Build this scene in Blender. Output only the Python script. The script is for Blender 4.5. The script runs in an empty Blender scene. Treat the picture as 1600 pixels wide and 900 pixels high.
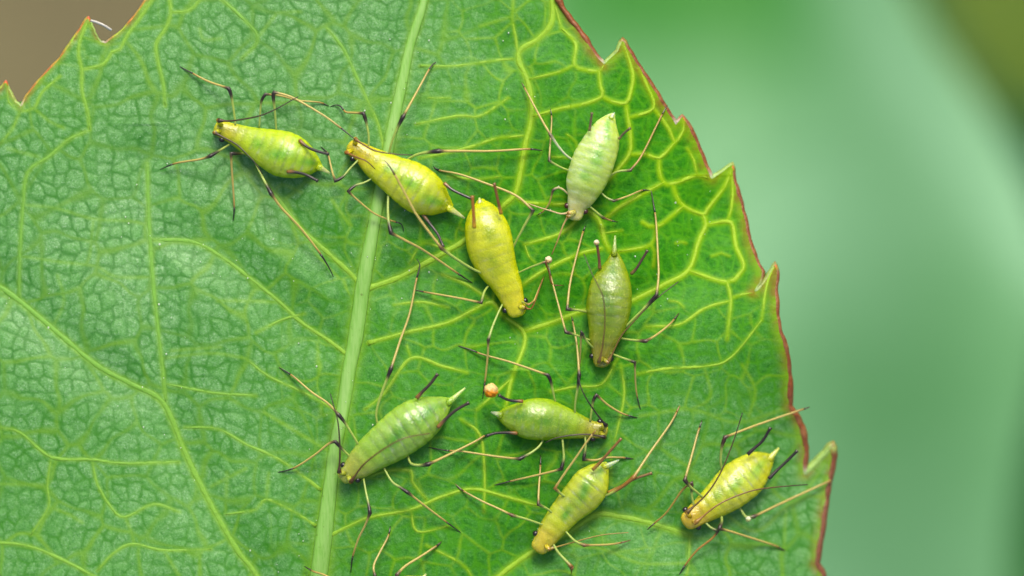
import bpy, math, random
import numpy as np
from mathutils import Vector

random.seed(7)
rng = np.random.default_rng(11)
C = bpy.context.scene.collection
SC = bpy.context.scene

# ------------------------------------------------------------------ camera, sky, sun, exposure
D = 100.0                                   # camera height above the leaf; 1 unit = 100 px of the photograph
cam_d = bpy.data.cameras.new('camera')
cam = bpy.data.objects.new('camera', cam_d); C.objects.link(cam)
cam.location = (0, 0, D)
cam_d.sensor_width = 36.0
cam_d.lens = 36.0 * D / 16.0
cam_d.clip_start = 1.0
cam_d.clip_end = 2000.0
cam_d.dof.use_dof = True
cam_d.dof.focus_distance = D - 0.22
cam_d.dof.aperture_fstop = cam_d.lens / 1000.0 / 4.8      # entrance pupil 4.8 units wide
SC.camera = cam

SUN_EL, SUN_AZ = math.radians(48), math.radians(6)        # azimuth measured from +Y (top of the picture) towards +X
w = bpy.data.worlds.new('World'); SC.world = w
w.use_nodes = True
nt = w.node_tree
bgn = nt.nodes['Background']
sky = nt.nodes.new('ShaderNodeTexSky'); sky.sky_type = 'NISHITA'
sky.sun_disc = False
sky.sun_elevation = SUN_EL
sky.sun_rotation = SUN_AZ
sky.air_density = 1.0; sky.dust_density = 4.0; sky.ozone_density = 1.0
nt.links.new(sky.outputs[0], bgn.inputs[0])
bgn.inputs[1].default_value = 0.095

sd = bpy.data.lights.new('sun', 'SUN'); so = bpy.data.objects.new('sun', sd); C.objects.link(so)
sd.energy = 1.5; sd.angle = math.radians(20); sd.color = (1.0, 0.95, 0.84)
sdir = Vector((math.sin(SUN_AZ) * math.cos(SUN_EL), math.cos(SUN_AZ) * math.cos(SUN_EL), math.sin(SUN_EL)))
so.rotation_euler = sdir.to_track_quat('Z', 'Y').to_euler()

SC.view_settings.view_transform = 'Standard'
SC.view_settings.look = 'None'
SC.view_settings.exposure = 1.42
SC.view_settings.gamma = 1.0
SC.view_settings.use_curve_mapping = False
SC.render.engine = 'CYCLES'
SC.cycles.use_denoising = True
SC.cycles.max_bounces = 6
SC.cycles.transparent_max_bounces = 4

# ------------------------------------------------------------------ helpers
def lin(r, g, b, k=1.0):
    f = lambda c: (c / 255 / 12.92) if c / 255 <= 0.04045 else ((c / 255 + 0.055) / 1.055) ** 2.4
    return (f(r) * k, f(g) * k, f(b) * k)

def P(px, py, z):
    """pixel of the 1600 x 900 photograph, at height z -> point in the scene"""
    s = (D - z) / D / 100.0
    return ((px - 800) * s, -(py - 450) * s, z)

def smooth(a, b, x):
    t = np.clip((x - a) / (b - a), 0, 1)
    return t * t * (3 - 2 * t)

_n = rng.random((64, 64))
def vnoise(x, y):
    xi = np.floor(x).astype(int); yi = np.floor(y).astype(int)
    fx = x - xi; fy = y - yi
    fx = fx * fx * (3 - 2 * fx); fy = fy * fy * (3 - 2 * fy)
    a = _n[xi % 64, yi % 64]; b = _n[(xi + 1) % 64, yi % 64]
    c = _n[xi % 64, (yi + 1) % 64]; d = _n[(xi + 1) % 64, (yi + 1) % 64]
    return (a * (1 - fx) + b * fx) * (1 - fy) + (c * (1 - fx) + d * fx) * fy - 0.5

def base_h(px, py):
    """overall shape of the leaf blade (height over z=0)"""
    px = np.asarray(px, float); py = np.asarray(py, float)
    h = -0.34 * ((px - 620) / 800) ** 2 - 0.26 * ((py - 420) / 700) ** 2
    h = h - 0.62 * smooth(1000, 1320, px) * smooth(480, 760, py)
    h = h - 0.55 * smooth(900, 1250, px) * (1 - smooth(250, 560, py)) * 0.5
    h = h + 0.07 * np.sin(px / 95.0 + py / 160.0) * np.sin(py / 120.0 - px / 300.0 + 0.6)
    return h

def link(o, parent=None):
    C.objects.link(o)
    if parent is not None:
        o.parent = parent
        o.matrix_parent_inverse = parent.matrix_world.inverted()
    return o

def tag(o, label=None, cat=None, group=None, kind=None):
    if label: o['label'] = label
    if cat: o['category'] = cat
    if group: o['group'] = group
    if kind: o['kind'] = kind
    return o

def empty(name, loc):
    o = bpy.data.objects.new(name, None)
    o.location = loc; o.empty_display_size = 0.1
    C.objects.link(o)
    o.matrix_world.translation = Vector(loc)
    return o

def mesh_obj(name, V, F, mat, parent=None, col=None, attrs=None, smooth_shade=True):
    me = bpy.data.meshes.new(name)
    V = np.asarray(V, dtype=np.float32)
    off = np.zeros(3, np.float32)
    if parent is not None:
        off = np.array(parent.matrix_world.translation, dtype=np.float32)
    me.from_pydata((V - off).tolist(), [], F)
    me.update()
    if smooth_shade:
        me.polygons.foreach_set('use_smooth', [True] * len(me.polygons))
    if col is not None:
        a = me.color_attributes.new('tint', 'FLOAT_COLOR', 'POINT')
        c = np.ones((len(V), 4), np.float32); c[:, :3] = np.asarray(col)
        a.data.foreach_set('color', c.ravel())
    for k, v in (attrs or {}).items():
        a = me.attributes.new(k, 'FLOAT', 'POINT')
        a.data.foreach_set('value', np.asarray(v, np.float32))
    me.materials.append(mat)
    o = bpy.data.objects.new(name, me)
    C.objects.link(o)
    if parent is not None:
        o.parent = parent
    return o

def catmull(pts, step):
    """smooth path through pts (n x k array), resampled about every `step` in the first two columns"""
    pts = np.asarray(pts, float)
    if len(pts) < 2: return pts
    ext = np.vstack([2 * pts[0] - pts[1], pts, 2 * pts[-1] - pts[-2]])
    out = []
    for i in range(len(pts) - 1):
        p0, p1, p2, p3 = ext[i:i + 4]
        n = max(2, int(np.hypot(*(p2 - p1)[:2]) / step))
        for k in range(n):
            t = k / n
            out.append(0.5 * (2 * p1 + (p2 - p0) * t + (2 * p0 - 5 * p1 + 4 * p2 - p3) * t * t + (3 * p1 - p0 - 3 * p2 + p3) * t ** 3))
    out.append(pts[-1])
    return np.array(out)

def tube(path, rad, seg=8, flat=1.0, cap=True):
    """path: n x 3 scene points, rad: n radii. flat squashes in z. -> V, F, index of ring per vertex"""
    path = np.asarray(path, float); n = len(path)
    rad = np.broadcast_to(np.asarray(rad, float), (n,))
    T = np.gradient(path, axis=0)
    T /= np.linalg.norm(T, axis=1)[:, None] + 1e-9
    up = np.array([0, 0, 1.0])
    V = []; ring = []
    for i in range(n):
        s = np.cross(T[i], up); l = np.linalg.norm(s)
        s = s / l if l > 1e-4 else np.array([1.0, 0, 0])
        u = np.cross(s, T[i])
        for k in range(seg):
            a = 2 * math.pi * k / seg
            V.append(path[i] + rad[i] * (math.cos(a) * s + math.sin(a) * u * flat)); ring.append(i)
    F = []
    for i in range(n - 1):
        for k in range(seg):
            a = i * seg + k; b = i * seg + (k + 1) % seg
            F.append((a, b, b + seg, a + seg))
    if cap:
        F.append(tuple(range(seg - 1, -1, -1))); F.append(tuple((n - 1) * seg + k for k in range(seg)))
    return np.array(V), F, np.array(ring)

def ball(c, r, sx=1, sy=1, sz=1, nu=14, nv=10, wob=0.0):
    V = []; F = []
    for j in range(nv + 1):
        th = math.pi * j / nv
        for i in range(nu):
            ph = 2 * math.pi * i / nu
            d = np.array([math.sin(th) * math.cos(ph), math.sin(th) * math.sin(ph), math.cos(th)])
            q = 1 + wob * math.sin(5 * d[0] + 3 * d[1] + 1) * math.sin(6 * d[1] + 4 * d[2])
            V.append(np.array(c) + r * q * d * (sx, sy, sz))
    for j in range(nv):
        for i in range(nu):
            a = j * nu + i; b = j * nu + (i + 1) % nu
            F.append((a, a + nu, b + nu, b))
    return np.array(V), F

# ------------------------------------------------------------------ node materials
def mat_new(name):
    m = bpy.data.materials.new(name); m.use_nodes = True
    n = m.node_tree.nodes; l = m.node_tree.links
    return m, n, l, n['Principled BSDF']

def N(n, t, **kw):
    o = n.new(t)
    for k, v in kw.items(): setattr(o, k, v)
    return o

def mix(n, l, fac, a, b, mode='MIX'):
    o = n.new('ShaderNodeMix'); o.data_type = 'RGBA'; o.blend_type = mode
    for s, v in ((o.inputs[0], fac), (o.inputs[6], a), (o.inputs[7], b)):
        if isinstance(v, bpy.types.NodeSocket): l.new(v, s)
        elif isinstance(v, (int, float)): s.default_value = v
        else: s.default_value = (*v, 1)
    return o.outputs[2]

def math_(n, l, op, a, b=0.0, clamp=False):
    o = n.new('ShaderNodeMath'); o.operation = op; o.use_clamp = clamp
    for s, v in ((o.inputs[0], a), (o.inputs[1], b)):
        if isinstance(v, bpy.types.NodeSocket): l.new(v, s)
        else: s.default_value = v
    return o.outputs[0]

def attr(n, name):
    o = n.new('ShaderNodeAttribute'); o.attribute_name = name
    return o

def noise(n, l, scale, detail=3, rough=0.6, vec=None):
    o = n.new('ShaderNodeTexNoise'); o.inputs['Scale'].default_value = scale
    o.inputs['Detail'].default_value = detail; o.inputs['Roughness'].default_value = rough
    if vec is None:
        g = n.new('ShaderNodeNewGeometry'); vec = g.outputs['Position']
    l.new(vec, o.inputs['Vector'])
    return o.outputs['Fac']

def ramp(n, l, fac, a, b):
    o = n.new('ShaderNodeMapRange'); o.inputs[1].default_value = a; o.inputs[2].default_value = b
    l.new(fac, o.inputs[0]); return o.outputs[0]

def bump(n, l, h, strength, dist, b):
    o = n.new('ShaderNodeBump'); o.inputs['Strength'].default_value = strength; o.inputs['Distance'].default_value = dist
    l.new(h, o.inputs['Height']); l.new(o.outputs[0], b.inputs['Normal']); return o

K = 0.62          # share of a sunlit surface's picture value that is its own reflectance

def leaf_material():
    m, n, l, b = mat_new('leaf_blade')
    vein, net, sheen, cell = (attr(n, k).outputs['Fac'] for k in ('vein', 'net', 'sheen', 'cell'))
    fine = noise(n, l, 16, 4, 0.75); mid = noise(n, l, 5, 3, 0.6); grain = noise(n, l, 30, 3, 0.8)
    rich = mix(n, l, ramp(n, l, fine, 0.32, 0.68), lin(8, 102, 0, K), lin(64, 158, 2, K))
    rich = mix(n, l, math_(n, l, 'MULTIPLY', ramp(n, l, mid, 0.35, 0.7), 0.45), rich, lin(72, 158, 0, K))
    rich = mix(n, l, math_(n, l, 'MULTIPLY', ramp(n, l, grain, 0.54, 0.70), 0.45), rich, lin(100, 186, 30, K))
    wax_or_sheen = mix(n, l, ramp(n, l, fine, 0.3, 0.7), lin(64, 142, 46, K), lin(136, 194, 116, K))  # paler base colour imitating the sheen of light on the blade
    wax_or_sheen = mix(n, l, math_(n, l, 'MULTIPLY', ramp(n, l, grain, 0.50, 0.66), 0.75), wax_or_sheen, lin(176, 216, 162, K))
    wax_or_sheen = mix(n, l, math_(n, l, 'MULTIPLY', cell, 0.35), wax_or_sheen, lin(76, 162, 34, K))
    wax_or_sheen = mix(n, l, math_(n, l, 'MULTIPLY', net, 0.88), wax_or_sheen, lin(38, 122, 2, K))
    rich = mix(n, l, math_(n, l, 'MULTIPLY', cell, 0.25), rich, lin(20, 112, 0, K))
    rich = mix(n, l, math_(n, l, 'MULTIPLY', net, 0.5), rich, lin(96, 178, 6, K))
    bb = math_(n, l, 'ADD', sheen, math_(n, l, 'MULTIPLY', math_(n, l, 'SUBTRACT', mid, 0.53), 0.6), True)
    base = mix(n, l, bb, rich, wax_or_sheen)
    vcol = mix(n, l, bb, lin(150, 196, 4, K), lin(128, 184, 40, K))
    base = mix(n, l, vein, base, vcol)
    base = mix(n, l, attr(n, 'edge').outputs['Fac'], base, mix(n, l, ramp(n, l, noise(n, l, 4, 2, 0.6), 0.4, 0.65), lin(140, 178, 10, K), lin(150, 112, 30, K)))
    l.new(base, b.inputs['Base Color'])
    b.inputs['Roughness'].default_value = 0.45
    l.new(math_(n, l, 'ADD', math_(n, l, 'MULTIPLY', sheen, 0.34), 0.10), b.inputs['Specular IOR Level'])
    h = math_(n, l, 'ADD', fine, math_(n, l, 'MULTIPLY', grain, 0.5))
    bump(n, l, h, 0.5, 0.022, b)
    tr = n.new('ShaderNodeBsdfTranslucent')
    l.new(mix(n, l, 0.5, base, lin(120, 190, 20, K)), tr.inputs['Color'])
    ms = n.new('ShaderNodeMixShader'); ms.inputs[0].default_value = 0.15
    l.new(b.outputs[0], ms.inputs[1]); l.new(tr.outputs[0], ms.inputs[2])
    l.new(ms.outputs[0], n['Material Output'].inputs['Surface'])
    return m

def tint_material(name, rough=0.45, spec=0.4, sss=0.0, noise_amt=0.25, nscale=14, bumpd=0.01, bscale=30, coat=0.0, radius=(0.1, 0.1, 0.04)):
    m, n, l, b = mat_new(name)
    t = attr(n, 'tint').outputs['Color']
    f = noise(n, l, nscale, 3, 0.6)
    v = math_(n, l, 'ADD', math_(n, l, 'MULTIPLY', f, 2 * noise_amt), 1 - noise_amt)
    mx = n.new('ShaderNodeMix'); mx.data_type = 'RGBA'; mx.blend_type = 'MULTIPLY'; mx.inputs[0].default_value = 1
    l.new(t, mx.inputs[6])
    cb = n.new('ShaderNodeCombineColor'); [l.new(v, cb.inputs[i]) for i in range(3)]
    l.new(cb.outputs[0], mx.inputs[7])
    l.new(mx.outputs[2], b.inputs['Base Color'])
    b.inputs['Roughness'].default_value = rough; b.inputs['Specular IOR Level'].default_value = spec
    b.inputs['Coat Weight'].default_value = coat; b.inputs['Coat Roughness'].default_value = 0.2
    if sss:
        b.inputs['Subsurface Weight'].default_value = sss
        b.inputs['Subsurface Radius'].default_value = radius
        b.inputs['Subsurface Scale'].default_value = 1.0
    bump(n, l, noise(n, l, bscale, 3, 0.6), 0.5, bumpd, b)
    return m

def body_material():
    m, n, l, b = mat_new('aphid_skin')
    t = attr(n, 'tint').outputs['Color']
    big = noise(n, l, 7, 4, 0.65); f = noise(n, l, 22, 3, 0.7); g = noise(n, l, 60, 2, 0.6)
    c = mix(n, l, math_(n, l, 'MULTIPLY', ramp(n, l, big, 0.45, 0.72), 0.3), t, lin(110, 160, 6, K))
    c = mix(n, l, math_(n, l, 'MULTIPLY', ramp(n, l, f, 0.56, 0.74), 0.35), c, lin(226, 226, 90, K))
    c = mix(n, l, math_(n, l, 'MULTIPLY', ramp(n, l, f, 0.40, 0.26), 0.15), c, lin(118, 130, 4, K))
    c = mix(n, l, math_(n, l, 'MULTIPLY', ramp(n, l, g, 0.30, 0.22), 0.6), c, lin(60, 50, 10, K))
    l.new(c, b.inputs['Base Color'])
    b.inputs['Roughness'].default_value = 0.27; b.inputs['Specular IOR Level'].default_value = 0.55
    b.inputs['Subsurface Weight'].default_value = 0.9
    b.inputs['Subsurface Radius'].default_value = (0.22, 0.22, 0.05); b.inputs['Subsurface Scale'].default_value = 1.0
    h = math_(n, l, 'ADD', math_(n, l, 'MULTIPLY', noise(n, l, 11, 3, 0.6), 1.4), math_(n, l, 'ADD', math_(n, l, 'MULTIPLY', f, 0.9), math_(n, l, 'MULTIPLY', g, 0.3)))
    bump(n, l, h, 0.32, 0.02, b)
    return m

M_leaf = leaf_material()
M_vein = tint_material('vein_skin', 0.55, 0.25, 0.15, 0.2, 14, 0.02, 24)
def midrib_material():
    m, n, l, b = mat_new('midrib_skin')
    g = n.new('ShaderNodeNewGeometry'); mp = n.new('ShaderNodeMapping'); mp.inputs['Scale'].default_value = (34, 3.2, 34); mp.inputs['Rotation'].default_value = (0, 0, math.radians(-11))
    l.new(g.outputs['Position'], mp.inputs[0])
    f = noise(n, l, 1.0, 4, 0.65, mp.outputs[0]); sp = noise(n, l, 13, 3, 0.6)
    c = mix(n, l, math_(n, l, 'MULTIPLY', ramp(n, l, f, 0.35, 0.65), 0.38), attr(n, 'tint').outputs['Color'], lin(164, 204, 116, K))
    c = mix(n, l, math_(n, l, 'MULTIPLY', ramp(n, l, f, 0.5, 0.34), 0.25), c, lin(96, 160, 40, K))
    c = mix(n, l, math_(n, l, 'MULTIPLY', ramp(n, l, sp, 0.34, 0.26), 0.8), c, lin(96, 120, 40, K))
    l.new(c, b.inputs['Base Color']); b.inputs['Roughness'].default_value = 0.45; b.inputs['Specular IOR Level'].default_value = 0.3
    bump(n, l, f, 0.3, 0.02, b)
    return m
M_midrib = midrib_material()
M_rim = tint_material('leaf_rim', 0.5, 0.4, 0.1, 0.45, 12, 0.03, 22)
M_body = body_material()
M_limb = tint_material('aphid_limb', 0.38, 0.45, 0.2, 0.2, 16, 0.006, 40)
M_dark = tint_material('aphid_dark_horn', 0.3, 0.5, 0.0, 0.3, 20, 0.004, 50, 0.2)
M_bead = tint_material('wax_bead', 0.45, 0.3, 0.0, 0.25, 26, 0.05, 34, 0.0)

# ------------------------------------------------------------------ traced drawing of the leaf (pixels of the photograph)
OUT = [(1292, 1010), (1290, 950), (1286, 905), (1283, 893), (1274, 880), (1278, 858), (1283, 830), (1287, 800), (1291, 770), (1297, 740), (1302, 712),
       (1300, 695), (1290, 708), (1275, 723), (1257, 741),
       (1256, 725), (1258, 700), (1252, 668), (1242, 648), (1233, 636), (1233, 605), (1231, 572), (1227, 545), (1218, 520), (1213, 490), (1211, 455), (1214, 425),
       (1211, 412), (1203, 428), (1191, 446), (1177, 458),
       (1187, 441), (1191, 425), (1180, 404), (1170, 375), (1163, 340), (1155, 310), (1147, 285),
       (1144, 257), (1130, 268), (1111, 279),
       (1100, 255), (1089, 225), (1076, 198), (1066, 182), (1056, 195),
       (1040, 170), (1015, 130), (990, 92), (973, 63), (966, 80), (944, 101),
       (930, 86), (905, 47), (882, 17), (870, -5), (853, -34),
       (840, -66), (822, -60), (800, -100), (772, -140), (752, -186), (734, -182), (705, -235), (670, -290), (640, -335), (618, -372),
       (590, -335), (540, -280), (505, -238), (498, -262), (450, -205), (405, -158), (396, -184), (350, -130), (300, -80), (262, -34),
       (228, 1), (205, 32), (185, 53), (165, 68), (157, 66), (148, 52), (142, 36), (137, 28), (125, 47), (95, 90), (62, 125), (42, 150), (33, 167),
       (24, 160), (14, 140), (9, 127), (0, 140), (-22, 165), (-60, 210), (-82, 232), (-92, 212), (-130, 270), (-170, 325), (-182, 318), (-215, 380), (-250, 450), (-262, 446),
       (-290, 540), (-310, 640), (-322, 638), (-340, 760), (-344, 900), (-340, 1010), (-318, 1130), (-270, 1260), (-180, 1380), (-40, 1490), (160, 1570), (400, 1620),
       (640, 1590), (880, 1500), (1060, 1380), (1180, 1260), (1260, 1130)]

MID = [(618, -360, 3), (640, -250, 4), (662, -110, 5), (664, -10, 6.5), (641, 70, 7.5), (626, 141, 9), (612, 205, 9.5), (598, 280, 10), (587, 335, 10.5), (567, 447, 12.5),
       (556, 525, 12.5), (545, 580, 12), (536, 640, 11), (524, 700, 11), (518, 745, 12), (506, 840, 14), (497, 905, 16), (470, 1060, 19), (435, 1300, 23), (402, 1615, 27)]

# (half width, strength, points)
VEINS = [
 # long side veins left of the midrib
 (5.5, .95, [(-60, 395), (-10, 440), (30, 470), (90, 520), (150, 570), (205, 600), (245, 620), (265, 648), (290, 710), (330, 790), (372, 862), (402, 902), (450, 1010)]),
 (4, .7, [(230, 255), (232, 330), (236, 400), (243, 480), (252, 560), (259, 628)]),
 (3.5, .7, [(140, 203), (106, 219), (78, 244), (44, 269), (36, 320), (31, 400), (30, 466)]),
 (4, .75, [(235, 375), (300, 378), (344, 400), (387, 432), (437, 472), (470, 503), (512, 531), (545, 556)]),
 (5, .8, [(400, 265), (430, 305), (459, 344), (475, 363), (519, 401), (553, 433), (566, 452)]),
 (3, .6, [(519, 313), (541, 344), (548, 352)]),
 (3.5, .6, [(509, 41), (537, 78), (559, 125), (581, 172), (592, 198), (603, 250)]),
 (3.5, .65, [(0, 668), (32, 676), (80, 714), (144, 718), (192, 724), (280, 722)]),
 (3, .6, [(80, 714), (74, 760), (76, 792), (48, 836)]), (3, .6, [(144, 718), (152, 756), (176, 796), (196, 808), (240, 788), (280, 800)]),
 (3, .5, [(196, 808), (208, 840), (208, 852)]), (3.5, .7, [(-40, 846), (0, 848), (48, 854), (100, 876), (148, 901), (200, 930)]),
 (3, .6, [(152, 892), (176, 866), (208, 850), (256, 860), (330, 858)]), (3, .5, [(76, 792), (104, 802), (128, 816)]), (3, .5, [(0, 756), (68, 758)]),
 (3.2, .6, [(260, 600), (336, 614), (400, 618)]), (3.2, .6, [(288, 668), (340, 670), (384, 694), (440, 720), (502, 766)]),
 (3, .55, [(412, 644), (472, 680), (512, 704)]), (3, .6, [(352, 804), (400, 796), (416, 780), (460, 800), (494, 822)]), (3, .45, [(416, 780), (420, 740)]),
 (3.2, .6, [(384, 560), (420, 588), (472, 612), (524, 640)]), (3, .5, [(268, 548), (344, 542)]), (3, .5, [(256, 860), (280, 900)]),
 (3, .6, [(400, 520), (440, 500), (476, 490)]), (3, .5, [(330, 760), (384, 732)]), (3, .45, [(355, 738), (352, 804)]),
 (3, .55, [(470, 300), (440, 288), (430, 300)]), (3, .5, [(340, 470), (380, 470), (437, 472)]), (3, .4, [(60, 245), (12, 232)]),
 (2.6, .5, [(36, 320), (90, 326), (146, 342), (200, 345), (234, 352)]), (2.6, .5, [(31, 400), (100, 410), (150, 416), (180, 432), (242, 433)]),
 (2.6, .45, [(146, 342), (140, 400), (134, 412)]), (2.6, .45, [(90, 430), (100, 470), (84, 508)]), (2.6, .5, [(252, 560), (330, 552), (384, 560)]),
 # top left corner
 (3.2, .9, [(262, -20), (267, 19), (259, 44), (244, 69), (247, 97), (255, 131), (258, 165)]), (3, .85, [(267, 19), (294, 17), (312, 0), (325, -20)]),
 (3.2, .7, [(335, -10), (369, 19), (403, 59), (378, 92)]), (2.8, .5, [(403, 59), (431, 22)]),
 (3.2, .9, [(136, 36), (125, 62), (123, 87), (128, 109), (128, 141), (137, 175), (140, 203)]),
 (3, .9, [(128, 109), (162, 100), (175, 81), (187, 77), (200, 53), (219, 28), (236, 2), (262, -30)]),
 (2.8, .8, [(31, 174), (53, 169), (66, 144), (94, 119)]), (2.6, .5, [(53, 169), (78, 190), (100, 200)]), (3, .6, [(31, 174), (20, 200), (0, 225)]), (2.8, .6, [(12, 140), (14, 160), (31, 174)]),
 (2.6, .45, [(312, 45), (318, 62), (345, 60)]), (2.6, .45, [(430, 20), (470, 18)]),
 # right of the midrib, upper part
 (2.8, .7, [(656, 103), (712, 103), (769, 95), (803, 92)]), (3, .7, [(650, 194), (716, 181), (750, 181), (794, 153)]), (2.6, .6, [(669, 153), (703, 153)]),
 (3, .75, [(655, 247), (700, 238), (741, 228), (775, 216), (819, 212)]), (2.6, .6, [(700, 275), (745, 280), (780, 276)]), (3, .7, [(803, -20), (801, 31), (806, 60), (810, 94)]), (2.6, .5, [(750, 41), (803, 25)]),
 # the side vein that runs up past the pale aphid
 (5.5, .95, [(570, 452), (619, 435), (656, 416), (700, 391), (725, 376), (760, 345), (790, 318), (805, 303), (814, 266), (821, 225), (830, 187), (829, 150), (822, 120), (810, 94), (814, 77), (839, 62), (861, 37), (863, 0), (858, -30)]),
 (3.6, 1, [(877, 44), (896, 62), (900, 75), (897, 101), (914, 109), (936, 111), (943, 102)]), (2.8, .85, [(897, 101), (874, 112), (826, 124)]), (3.2, .8, [(868, 10), (877, 44)]),
 (3.4, 1, [(936, 111), (938, 134), (941, 150), (917, 161), (874, 170), (832, 182)]),
 (3.6, 1, [(941, 150), (955, 158), (978, 161), (986, 141), (989, 116), (980, 84), (975, 72)]),
 (3.8, 1, [(978, 161), (981, 184), (985, 212), (983, 241), (958, 272), (930, 300)]),
 (3.2, .95, [(982, 184), (1021, 169), (1011, 134), (998, 108)]), (3.2, 1, [(1021, 169), (1033, 184), (1046, 203), (1055, 222), (1068, 203), (1068, 190)]),
 (3.4, 1, [(983, 241), (1011, 241), (1030, 247), (1055, 222)]), (3.8, 1, [(1030, 247), (1030, 268), (1037, 285), (1051, 287), (1089, 274), (1108, 279)]),
 (2.8, .8, [(1089, 274), (1084, 250), (1074, 232)]), (3.8, 1, [(1051, 287), (1057, 307), (1068, 322), (1098, 335), (1106, 326), (1132, 291), (1142, 268)]),
 (3.4, 1, [(1068, 322), (1026, 354), (1004, 347)]), (3.2, .95, [(1026, 354), (1017, 382), (967, 393)]), (2.8, .85, [(1017, 382), (1023, 394), (1021, 416)]),
 (4.4, 1, [(1098, 335), (1103, 351), (1092, 376), (1076, 422), (1039, 444), (989, 469), (960, 480), (914, 485), (870, 501), (819, 518)]),
 (3.8, 1, [(1104, 351), (1136, 346), (1145, 354), (1150, 385), (1162, 413), (1157, 426), (1136, 441), (1076, 423)]), (2.8, .9, [(1136, 346), (1142, 329), (1145, 300), (1143, 270)]),
 (3.4, .9, [(1136, 441), (1142, 466), (1139, 500), (1136, 530)]), (3, .75, [(1140, 470), (1101, 482), (1061, 507), (1010, 510)]), (3.6, .95, [(1037, 285), (1007, 301), (970, 322), (948, 340)]),
 (4.4, 1, [(900, 318), (914, 326), (936, 344), (945, 376), (953, 391)]), (3.2, .95, [(820, 382), (879, 363), (911, 332)]), (3.4, .95, [(812, 448), (851, 422), (904, 397), (940, 388)]),
 (3.2, .9, [(805, 305), (820, 316), (879, 319), (900, 318)]), (3, .8, [(1176, 458), (1160, 460), (1142, 466)]), (3, .8, [(1209, 418), (1198, 445), (1190, 500)]),
 (2.4, .7, [(1056, 380), (1064, 378), (1072, 380)]), (2.4, .65, [(1112, 400), (1128, 395)]), (2.4, .6, [(1140, 400), (1126, 395)]), (2.4, .6, [(1046, 470), (1060, 472), (1068, 480)]), (2.4, .6, [(940, 365), (972, 360)]),
 (2.4, .6, [(820, 382), (826, 400), (836, 410)]), (2.4, .6, [(886, 210), (900, 222), (902, 240)]), (2.4, .6, [(862, 245), (890, 246)]),
 # right of the midrib, middle and lower part
 (3.6, .9, [(575, 536), (637, 519), (700, 504), (744, 482), (769, 472), (784, 491), (816, 516), (819, 540), (800, 590), (790, 640)]), (3, .8, [(691, 429), (728, 444), (762, 466)]), (2.8, .7, [(616, 476), (659, 472), (700, 480)]),
 (2.8, .75, [(752, 390), (772, 440), (770, 472)]), (2.8, .7, [(860, 612), (900, 604), (940, 600), (965, 560)]), (3, .7, [(745, 640), (790, 600), (800, 590)]), (2.8, .65, [(640, 412), (660, 380), (700, 391)]),
 (3.4, .85, [(514, 838), (545, 822), (578, 808), (642, 796), (690, 776), (738, 764), (790, 776), (840, 790)]), (3.2, .8, [(560, 752), (602, 736), (642, 736), (644, 752), (666, 780)]),
 (3, .75, [(570, 640), (600, 615), (642, 560), (690, 572), (730, 582)]), (2.6, .65, [(642, 560), (636, 540)]), (2.8, .65, [(720, 655), (750, 680), (757, 740), (756, 800)]), (2.6, .6, [(642, 796), (652, 830), (700, 822)]), (2.8, .65, [(666, 852), (720, 880), (740, 905)]),
 (5.5, .9, [(700, 985), (745, 930), (780, 900), (807, 879), (841, 857), (890, 830), (932, 804), (967, 807), (1007, 815), (1060, 831), (1078, 836)]), (3, .7, [(1078, 836), (1076, 880), (1070, 910)]),
 (3, .6, [(996, 584), (1040, 576), (1100, 572), (1140, 560), (1190, 500)]), (3, .6, [(970, 570), (975, 620), (960, 690)]), (2.8, .5, [(1078, 836), (1120, 800), (1180, 830), (1230, 790)]), (2.8, .45, [(1000, 650), (1080, 640), (1150, 660), (1225, 640)]),
 (2.6, .45, [(1100, 572), (1110, 620), (1080, 640)]), (2.6, .5, [(1298, 700), (1285, 730), (1250, 780), (1230, 790), (1225, 860)]), (2.6, .5, [(890, 850), (950, 860), (1000, 880), (1076, 880)]), (2.6, .5, [(1160, 570), (1180, 610), (1170, 650)]),
]

# sheen: how much pale reflected light is painted into the blade's colour, every 200 px from (-400,-400)
SHEEN_X = np.arange(-400, 1601, 200.0); SHEEN_Y = np.arange(-200, 1001, 150.0)
SHEEN = np.array([
 # -400 -200   0   200  400  600  800 1000 1200 1400 1600
 [.6, .6, .5, .5, .8, .7, .3, .1, .1, .1, .1],     # -200
 [.6, .6, .4, .5, .85, .8, .35, .05, .0, .0, .0],  # -50
 [.7, .7, .55, .7, .95, .85, .35, .0, .0, .0, .0], # 100
 [.8, .8, .85, .9, .95, .5, .1, .0, .0, .0, .0],   # 250
 [.9, .9, .95, .95, .75, .4, .08, .0, .0, .05, .1],# 400
 [.9, .9, .85, .9, .78, .35, .08, .12, .35, .4, .4],# 550
 [.8, .8, .74, .78, .74, .3, .1, .5, .72, .8, .8], # 700
 [.75, .75, .72, .74, .7, .26, .18, .5, .7, .8, .8], # 850
 [.7, .7, .7, .7, .65, .3, .25, .5, .7, .8, .8]])    # 1000

def sheen_at(px, py):
    fx = np.clip((px - SHEEN_X[0]) / 200.0, 0, len(SHEEN_X) - 1.001); fy = np.clip((py - SHEEN_Y[0]) / 150.0, 0, len(SHEEN_Y) - 1.001)
    xi = fx.astype(int); yi = fy.astype(int); a = fx - xi; b = fy - yi
    return (SHEEN[yi, xi] * (1 - a) + SHEEN[yi, xi + 1] * a) * (1 - b) + (SHEEN[yi + 1, xi] * (1 - a) + SHEEN[yi + 1, xi + 1] * a) * b

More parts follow.
